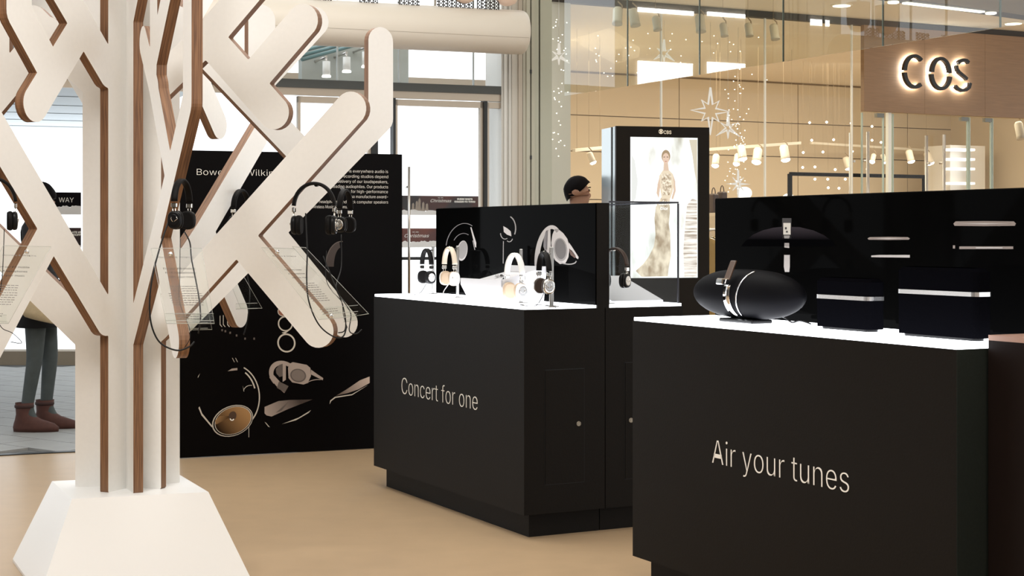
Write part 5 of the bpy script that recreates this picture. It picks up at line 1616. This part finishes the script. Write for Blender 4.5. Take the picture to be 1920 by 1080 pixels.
# lemon-shaped dock speaker
zc = uv(CR, 1402, .175); zR = .088
zp = thing('dock_speaker', zc, 'black lemon-shaped dock speaker with a chrome band on the lit top', 'speaker')
cz = zc + UP * (zR + .012)
ax = -U1; fr = -D2                          # long axis, front
HL = .315
def zring(x, f=1.0, fo=0.0):
    r = max(0.0, 1 - (abs(x) / HL) ** 2.6) ** .56
    out = []
    for k in range(28):
        a = 2 * math.pi * k / 28
        out.append(cz + ax * x + fr * (zR * 1.0 * r * f * math.cos(a)) + UP * (zR * r * f * math.sin(a)))
    return out
b = MB(); xs = [HL * math.sin(math.pi * (i / 40 - .5)) * .999 for i in range(41)]
b.loft([zring(x) for x in xs], 0, True, True); b.build('cloth_shell', M_ZEPP, zp)
def band(x0, x1, a0, a1, f, th, m, nm, par):
    b = MB(); lps = []
    for i in range(33):
        a = math.radians(a0 + (a1 - a0) * i / 32); dr = fr * math.cos(a) + UP * math.sin(a)
        def q(x, ff):
            r = max(0.0, 1 - (abs(x) / HL) ** 2.6) ** .56; return cz + ax * x + dr * (zR * r * ff)
        lps.append([q(x0, f), q(x1, f), q(x1, f + th), q(x0, f + th)])
    b.loft(lps, 0, True, True); return b.build(nm, m, par)
band(-.022, .014, -95, 22, 1.005, .03, M_CHROME, 'chrome_band', zp)
# thin chrome seam running round between front and rear shell
b = MB(); lps = []
pts = []
for i in range(41):
    a = math.radians(-80 + 150 * i / 40); x = .035 + .05 * (i / 40) ** 1.5
    r = max(0.0, 1 - (abs(x) / HL) ** 2.6) ** .56
    pts.append(cz + ax * x + (fr * math.cos(a) + UP * math.sin(a)) * zR * r * 1.01)
b.tube(pts, .0028, 6); b.build('chrome_seam', M_CHROME, zp)
# dock arm
p = cz + fr * zR * .98 + UP * .035
b = MB(); b.box(p + fr * .022 + UP * .012, (.040, .030, .022), 0, (ax, fr, (UP + fr * -.2).normalized()), .004); dk_ = b.build('dock_cradle', M_CHROME, zp)
b = MB(); b.box(p + UP * .05 - fr * .012, (.032, .010, .075), 0, (ax, fr, (UP - fr * .45).normalized()), .003); b.build('device_rest', mat('bronze_rest', (.07, .036, .02), .4), zp)
b = MB(); b.box(zc + UP * .007 + fr * .01, (.20, .09, .014), 0, (ax, fr, UP), .004); b.build('rubber_foot', M_BLACKP, zp)

def sbox(px0, px1, pxe, v0, h, strip_z, label):
    A0, B0 = uv(CR, px0, v0), uv(CR, px1, v0)
    ln = (A0 - B0).length
    # depth so that the end falls on image column pxe
    k = (pxe - 960) / FPX; dv = (k * B0.y - B0.x) / (D2.x - k * D2.y)
    dv = min(dv, .36 - v0)
    c0 = (A0 + B0) / 2 + D2 * dv / 2
    t = thing('box_speaker', c0, label, 'speaker', 'black box speakers with a silver strip')
    def rr(ins, z):
        hx, hy, r = ln / 2 - ins, dv / 2 - ins, min(.045, dv * .3)
        out = []
        for sx, sy, a0 in ((1, 1, 0), (-1, 1, 90), (-1, -1, 180), (1, -1, 270)):
            for i in range(6):
                a = math.radians(a0 + 18 * i); out.append(c0 + ax * (sx * (hx - r) + r * math.cos(a)) + D2 * (sy * (hy - r) + r * math.sin(a)) + UP * z)
        return out
    b = MB(); b.loft([rr(.012, 0), rr(.012, .008)]); b.build('foot', M_BLACKP, t)
    b = MB(); b.loft([rr(0, .008), rr(0, strip_z)], 0, True, False); b.build('lower_grille', M_CLOTH, t)
    b = MB(); b.loft([rr(-.0015, strip_z), rr(-.0015, strip_z + .013)], 0, True, False); st = b.build('silver_strip', mat('satin_silver', (.72, .72, .73), .22, metal=.9), t)
    b = MB(); b.loft([rr(0, strip_z + .013), rr(0, h - .012), rr(.010, h - .002), rr(.03, h)], 0, True, False); b.build('upper_grille', M_CLOTH, t)
    return t
sbox(1527, 1628, 1662, .165, .170, .100, 'smaller black box speaker with silver strip beside the dock speaker')
sbox(1680, 1830, 1862, .155, .213, .130, 'larger black box speaker with silver strip at the near end of the counter')
# power lead behind the dock speaker
b = MB(); q = [uv(CR, x, .27) for x in (1450, 1470, 1485, 1500, 1520)]
cable(zp, [q[0] + UP * .03, q[1] + UP * .02, q[2] + UP * .004, q[3] + UP * .012, q[4] + UP * .004], .003, M_BLACKP, 'power_lead')
# ================================================================== pictures and text on the black panel
def opp(px, py, o=.0006): return hit(px, py, PL + NP * o, NP)
def pprint(nm, pts, m, layer=0, par=None):
    q = [opp(x, y, .0006 + .0009 * layer) for x, y in pts]; o = q[0]
    b = MB(); b.prism([((p - o).dot(DP), p.z - o.z) for p in q], o, DP, UP, .0008); return b.build(nm, m, par or pan)
M_PW = mat('white_print', (0.86, 0.82, 0.75), 0.6)
p, q = opp(367, 328), opp(521, 328.5)
text('letter', 'Bowers & Wilkins', p, DP, UP, 23 * p.y / FPX, M_PW, pan, .0008, fit=(q - p).dot(DP), off=-.0009, letters=True)
rows = ['is everywhere audio is', 'recording studios depend', 'delivery of our loudspeakers,', 'leading audiophiles. Our products', 'for high-performance', 'also manufacture award-', 'headphones and dock computer speakers', 'Wireless Music Systems.']
lefts = [654, 641, 632, 623, 658, 653, 598, 585]
for i, s in enumerate(rows):
    y = 323.5 + 9.55 * i
    xr = 727 if i < 7 else 651
    p, q = opp(lefts[i], y), opp(xr, y)
    text('paragraph_line', s, p, DP, UP, 11.2 * p.y / FPX, M_PW, pan, .0006, fit=(q - p).dot(DP), off=-.0004, kind='stuff')
ORG = MW[pan].translation
M_GOLD = gradmat('bronze_cone_print', opp(415, 812), opp(462, 772), (.018, .010, .006), (.36, .20, .085), ORG)
M_GOLD2 = gradmat('amber_cone_print', opp(425, 795), opp(404, 783), (.03, .016, .008), (.30, .17, .075), ORG)
M_GOLDD = mat('dark_bronze_print', (0.055, 0.028, 0.014), 0.5)
M_TAU = mat('taupe_headphone_print', (0.33, 0.265, 0.225), 0.5)
M_TAUD = mat('dark_taupe_print', (0.10, 0.078, 0.066), 0.5)
M_RIM = mat('silver_rim_print', (0.50, 0.45, 0.38), 0.5)
M_DUSK = mat('brown_shade_print', (0.035, 0.022, 0.017), 0.5)
# round loudspeaker
pprint('loudspeaker_picture', crescent(437, 745, 50.5, 62, 0, -66, 48, 2.2, 2.2), M_RIM)
pprint('loudspeaker_picture', crescent(437, 745, 44, 56, 0, -58, -18, 2.6, 2.6), M_RIM)
pprint('loudspeaker_picture', ell_pts(436, 789, 40, 28, -22), M_RIM)
pprint('loudspeaker_picture', ell_pts(436.5, 789, 38, 26.5, -22), M_PRINTB, 1)
pprint('loudspeaker_picture', ell_pts(437, 788.5, 36, 25, -22), M_RIM, 2)
pprint('loudspeaker_picture', ell_pts(437, 788.5, 34.5, 24, -22), M_GOLD, 3)
pprint('loudspeaker_picture', [(436, 780), (405, 796), (403, 789), (412, 780)], M_GOLD2, 4)
pprint('loudspeaker_picture', ell_pts(436, 780, 7, 9, 20), M_GOLDD, 5)
pprint('loudspeaker_picture', crescent(435, 784, 4.5, 5, 0, 20, 170, 2, 2), M_PW, 6)
pprint('loudspeaker_picture', [(372, 765), (374, 762), (379, 775), (404, 806), (396, 800), (378, 779)], M_RIM)
pprint('loudspeaker_picture', [(427, 696), (435, 691), (445, 690), (445, 694)], M_TAU)
pprint('loudspeaker_picture', crescent(470, 735, 14, 13, 0, 190, 280, 1, 1), M_RIM)
pprint('loudspeaker_picture', [(455, 723), (457, 730), (458, 734), (457, 734)], M_RIM)
pprint('loudspeaker_picture', [(371, 706), (375, 700), (371, 709)], M_RIM)
pprint('loudspeaker_picture', [(435, 671), (436, 671), (440, 679), (439, 679)], M_RIM)
pprint('loudspeaker_picture', [(441, 671), (442, 671), (446, 679), (445, 679)], M_RIM)
pprint('loudspeaker_picture', [(466, 800), (467, 799), (467, 820), (466, 820)], M_RIM)
# folded headphones
pprint('headphone_picture', crescent(533, 704, 31, 25, 40, 100, 270, 9, 7), M_TAU)
pprint('headphone_picture', [(505, 708), (513, 703), (526, 717), (541, 724), (533, 737), (521, 727)], M_TAU, 1)
pprint('headphone_picture', [(523, 715), (541, 724), (534, 736), (519, 727)], M_TAUD, 2)
pprint('headphone_picture', [(517, 692), (524, 684), (530, 682), (531, 705), (524, 707), (518, 700)], M_TAUD, 1)
pprint('headphone_picture', [(530, 682), (536, 683), (536, 712), (530, 716)], M_TAU, 2)
pprint('headphone_picture', [(540, 690), (543, 682), (549, 679), (575, 684), (582, 690), (583, 705), (577, 718), (569, 721), (548, 717), (541, 709)], M_TAU, 2)
pprint('headphone_picture', ell_pts(559, 704, 15, 12.5, 12), M_TAUD, 3)
pprint('headphone_picture', ell_pts(559, 704, 12.5, 10.5, 12), mat('mid_taupe_print', (.17, .135, .115), .5), 4)
pprint('headphone_picture', [(583, 693), (594, 701), (606, 709), (605, 713), (595, 708), (583, 702)], M_TAU, 1)
pprint('headphone_picture', crescent(590, 716, 14, 4.5, -10, 180, 330, 1.5, 1.5), M_TAU, 1)
# flat box
pprint('amplifier_picture', [(496, 763), (522, 752), (542, 750), (586, 749), (540, 767), (509, 781), (500, 779), (496, 775)], gradmat('brushed_lid_print', opp(500, 782), opp(560, 748), (.36, .29, .25), (.06, .045, .038), ORG))
pprint('amplifier_picture', [(541, 753), (528, 770), (517, 774)], M_TAUD, 1)
pprint('amplifier_picture', [(529, 795), (560, 783), (583, 769), (579, 774), (555, 788)], M_RIM)
pprint('amplifier_picture', [(496, 791), (499, 793), (506, 801), (503, 800)], M_RIM)
pprint('curved_box_picture', [(630, 742), (650, 730), (675, 713), (693, 706), (693, 718), (672, 730), (652, 737)], gradmat('curved_lid_print', opp(632, 742), opp(690, 710), (.10, .075, .06), (.48, .38, .32), ORG))
pprint('curved_box_picture', [(618, 758), (619, 751), (628, 744), (660, 739), (690, 722), (660, 741), (629, 746), (621, 752)], M_RIM)
# ring tweeters
pprint('ring_picture', ell_pts(535, 607, 14, 14.5, -20), M_RIM); pprint('ring_picture', ell_pts(535, 607, 11.5, 12, -20), M_PRINTB, 1)
pprint('ring_picture', ell_pts(537, 643, 17, 18, -20), M_RIM); pprint('ring_picture', ell_pts(537, 643, 14, 15, -20), M_PRINTB, 1)
pprint('ring_picture', ell_pts(530, 584, 9.5, 9, 0), M_RIM); pprint('ring_picture', ell_pts(530, 584, 8, 7.6, 0), mat('copper_print', (.24, .09, .05), .5), 1)
pprint('ring_picture', [(528, 592), (538, 592), (535, 597), (531, 597)], M_RIM)
pprint('ring_picture', [(528, 624), (543, 619), (534, 626)], M_RIM)
# dark curved headband picture and cable pins
pprint('headband_picture', crescent(640, 500, 30, 48, 0, 180, 262, 16, 12), M_DUSK)
pprint('headband_picture', crescent(640, 500, 30, 48, 0, 180, 275, 1.5, 1.5), M_TAUD, 1)
for i, x in enumerate((412, 418, 426)):
    pprint('connector_picture', [(x, 592 - i), (x + 1.2, 592 - i), (x + 1.2, 608), (x + 5, 613), (x + 3.5, 613), (x, 609)], M_RIM)
for x, y in ((416, 619), (422, 621), (431, 624), (443, 629), (459, 635), (476, 635)):
    pprint('connector_picture', [(x - 1, y - 2), (x + 2, y - 2), (x + 2, y + 2), (x - 1, y + 2)], M_TAUD)

# ================================================================== poster totem
T0 = V((1155 - 960) / FPX * 11.67, 11.67, 0)
DT = dirv(.97, .243); NT = V(DT.y, -DT.x, 0)
def ot(px, py, o=0.0): return hit(px, py, T0 + NT * o, NT)
TW = (ot(1330, 300) - T0).dot(DT); THT = zT = ot(1155, 236).z
tot = thing('poster_totem', T0 + DT * TW / 2, 'tall black totem with a backlit poster of a woman in a gown', 'totem')
M_TOT = mat('bronze_black_totem', (0.012, 0.009, 0.006), 0.4, spec=.12)
x0s, x1s = (ot(1182, 300) - T0).dot(DT), (ot(1309, 300) - T0).dot(DT)
zb, zt_ = ot(1245, 521).z, ot(1245, 257.5).z
def boxT(b, a0, a1, z0, z1, d0, d1, mi=0):
    lo = [T0 + DT * a + NT * d + UP * z0 for a, d in ((a0, d0), (a1, d0), (a1, d1), (a0, d1))]
    b.hexa(lo, [p + UP * (z1 - z0) for p in lo], mi)
for nm, a0, a1, z0, z1 in (('frame_stile', 0, x0s, 0.0, zT), ('frame_stile', x1s, TW, 0.0, zT), ('frame_head', x0s, x1s, zt_, zT), ('frame_base', x0s, x1s, 0.0, zb)):
    b = MB(); boxT(b, a0, a1, z0, z1, -0.03, 0.0); b.build(nm, M_TOT, tot)
M_TSIDE = mat('grey_totem_side', (0.42, 0.47, 0.48), 0.25, metal=.5)
b = MB(); boxT(b, 0.004, TW - .004, 0, zT - .002, -0.365, -0.0305); b.build('casing', M_TSIDE, tot)
b = MB(); boxT(b, -.001, .004, 0, zT - .002, -.12, -.10); b.build('casing_seam', M_TOT, tot)
# backlit poster: base sheet and printed shapes
mp_ = bpy.data.materials.new('backlit_poster'); mp_.use_nodes = True
nt = mp_.node_tree; nt.nodes.clear()
out = nt.nodes.new('ShaderNodeOutputMaterial'); em = nt.nodes.new('ShaderNodeEmission'); em.inputs[1].default_value = 1.0
tc = nt.nodes.new('ShaderNodeTexCoord'); mpn = nt.nodes.new('ShaderNodeMapping'); mpn.inputs['Scale'].default_value = (3, 3, 1.1)
nz = nt.nodes.new('ShaderNodeTexNoise'); nz.inputs['Scale'].default_value = 2.0; nz.inputs['Detail'].default_value = 4
cr = nt.nodes.new('ShaderNodeValToRGB')
cr.color_ramp.elements[0].position = .30; cr.color_ramp.elements[0].color = (0.52, 0.50, 0.42, 1)
cr.color_ramp.elements[1].position = .52; cr.color_ramp.elements[1].color = (1.15, 1.18, 1.15, 1)
nt.links.new(tc.outputs['Object'], mpn.inputs[0]); nt.links.new(mpn.outputs[0], nz.inputs['Vector']); nt.links.new(nz.outputs[0], cr.inputs[0])
nt.links.new(cr.outputs[0], em.inputs[0]); nt.links.new(em.outputs[0], out.inputs[0])
b = MB(); boxT(b, x0s, x1s, zb, zt_, -.028, -.012); po = b.build('poster', mp_, tot)
def emnoise(name, c0, c1, sc, st, lo_=.35, hi_=.65):
    m = bpy.data.materials.new(name); m.use_nodes = True; nt = m.node_tree; nt.nodes.clear()
    out = nt.nodes.new('ShaderNodeOutputMaterial'); em = nt.nodes.new('ShaderNodeEmission')
    tc = nt.nodes.new('ShaderNodeTexCoord'); mpn = nt.nodes.new('ShaderNodeMapping'); mpn.inputs['Scale'].default_value = st
    nz = nt.nodes.new('ShaderNodeTexNoise'); nz.inputs['Scale'].default_value = sc; nz.inputs['Detail'].default_value = 5
    cr = nt.nodes.new('ShaderNodeValToRGB'); cr.color_ramp.elements[0].position = lo_; cr.color_ramp.elements[1].position = hi_
    cr.color_ramp.elements[0].color = (*c0, 1); cr.color_ramp.elements[1].color = (*c1, 1)
    nt.links.new(tc.outputs['Object'], mpn.inputs[0]); nt.links.new(mpn.outputs[0], nz.inputs['Vector']); nt.links.new(nz.outputs[0], cr.inputs[0])
    nt.links.new(cr.outputs[0], em.inputs[0]); nt.links.new(em.outputs[0], out.inputs[0])
    return m
E_GOWN = emnoise('gown_print_light', (.40, .30, .20), (.92, .80, .62), 16, (1, 1, .6))
E_BODICE = emnoise('bodice_print_light', (.34, .25, .16), (.95, .85, .68), 60, (1, 1, 1))
E_COLM = emnoise('column_print_light', (.26, .19, .13), (.95, .90, .82), 9, (.6, .6, 7), .3, .6)
def tprint(nm, pts, col, s, layer):
    q = [ot(x, y, -.0118 + .0008 * layer) for x, y in pts]; o = q[0]
    b = MB(); b.prism([((p - o).dot(DT), p.z - o.z) for p in q], o, DT, UP, .0006)
    return b.build(nm, col if not isinstance(col, tuple) else emat('backlit_%d_%d_%d' % tuple(int(c * 99) for c in col), col, s), po)
tprint('column_print', [(1288, 385), (1298, 372), (1307, 376), (1307, 518), (1283, 519), (1281, 470), (1284, 430)], E_COLM, 1, 0)
tprint('column_print', [(1292, 262), (1307, 262), (1307, 345), (1302, 320), (1298, 290)], (.62, .56, .44), 1, 0)
tprint('arch_print', [(1184, 290), (1190, 300), (1196, 340), (1192, 372), (1184, 384)], (.72, .73, .70), 1, 0)
SK = (.66, .50, .38); GN = (.74, .63, .47); GD = (.63, .51, .38)
tprint('gown_print', [(1240, 370), (1256, 370), (1256, 400), (1254, 420), (1257, 440), (1257, 462), (1258, 480), (1254, 500), (1252, 518), (1203, 519), (1192, 508), (1206, 495), (1216, 482), (1226, 462), (1229, 440), (1227, 410), (1230, 385)], E_GOWN, 1, 1)
tprint('torso_print', [(1236, 330), (1243, 319), (1254, 319), (1262, 327), (1264, 345), (1261, 360), (1257, 372), (1241, 373), (1238, 355)], GN, 1, 2)
tprint('bodice_print', [(1240, 326), (1258, 326), (1259, 350), (1255, 366), (1243, 366), (1240, 345)], E_BODICE, 1, 3)
tprint('arm_print', [(1262, 328), (1266, 340), (1267, 358), (1262, 374), (1259, 372), (1263, 357)], SK, 1, 2)
tprint('arm_print', [(1237, 330), (1233, 345), (1231, 362), (1235, 372), (1238, 350)], SK, 1, 2)
tprint('neck_print', [(1245, 304), (1252, 304), (1254, 320), (1244, 320)], SK, 1, 3)
tprint('hair_print', ell_pts(1248.5, 293, 8.2, 12), (.36, .26, .16), 1, 3)
tprint('face_print', ell_pts(1248.5, 297, 6.2, 10), (.70, .52, .40), 1, 4)
tprint('face_detail_print', [(1244, 294), (1247, 293.5), (1247, 295), (1244, 295.4)], (.2, .14, .1), 1, 5)
tprint('face_detail_print', [(1250, 293.5), (1253, 294), (1253, 295.4), (1250, 295)], (.2, .14, .1), 1, 5)
tprint('face_detail_print', [(1246.5, 302), (1250.5, 302), (1249.5, 303.4), (1247.5, 303.4)], (.45, .18, .14), 1, 5)
q_ = lambda px, py: ot(px, py, -.0070)
E_W = emat('poster_white_type', (1.2, 1.2, 1.2), 1.2)
p, q = q_(1230, 384), q_(1258, 384); text('poster_lettering', 'j\'adore', p, DT, UP, 17 * p.y / FPX, E_W, po, .0005, fit=(q - p).dot(DT), kind='stuff')
p, q = q_(1238, 393.5), q_(1252, 393.5); text('poster_lettering', 'Dior', p, DT, UP, 11 * p.y / FPX, E_W, po, .0005, fit=(q - p).dot(DT), kind='stuff')
# maker's mark on the frame head: eye and three letters
M_CREAM = mat('cream_mark', (0.70, 0.62, 0.48), .5, emit=(.7, .62, .48), es=.35)
def ft(px, py, o=.0008): return ot(px, py, o)
def fshape(nm, pts, m, layer):
    q = [ft(x, y, .0006 + .0006 * layer) for x, y in pts]; o = q[0]
    b = MB(); b.prism([((p - o).dot(DT), p.z - o.z) for p in q], o, DT, UP, .0005); return b.build(nm, m, tot)
fshape('eye_mark', ell_pts(1239.3, 246.6, 4.4, 4.6), M_CREAM, 0)
fshape('eye_mark', [(1235.2, 246.6), (1237, 244.6), (1239.3, 243.8), (1241.6, 244.6), (1243.4, 246.6), (1241.6, 248.6), (1239.3, 249.4), (1237, 248.6)], M_TOT, 1)
fshape('eye_mark', ell_pts(1239.3, 246.6, 2.2, 2.3), M_CREAM, 2)
p, q = ft(1244.2, 251), ft(1258.5, 251.2); text('letter', 'CBS', p, DT, UP, 12.2 * p.y / FPX, M_CREAM, tot, .0006, fit=(q - p).dot(DT), off=.0006, letters=True)
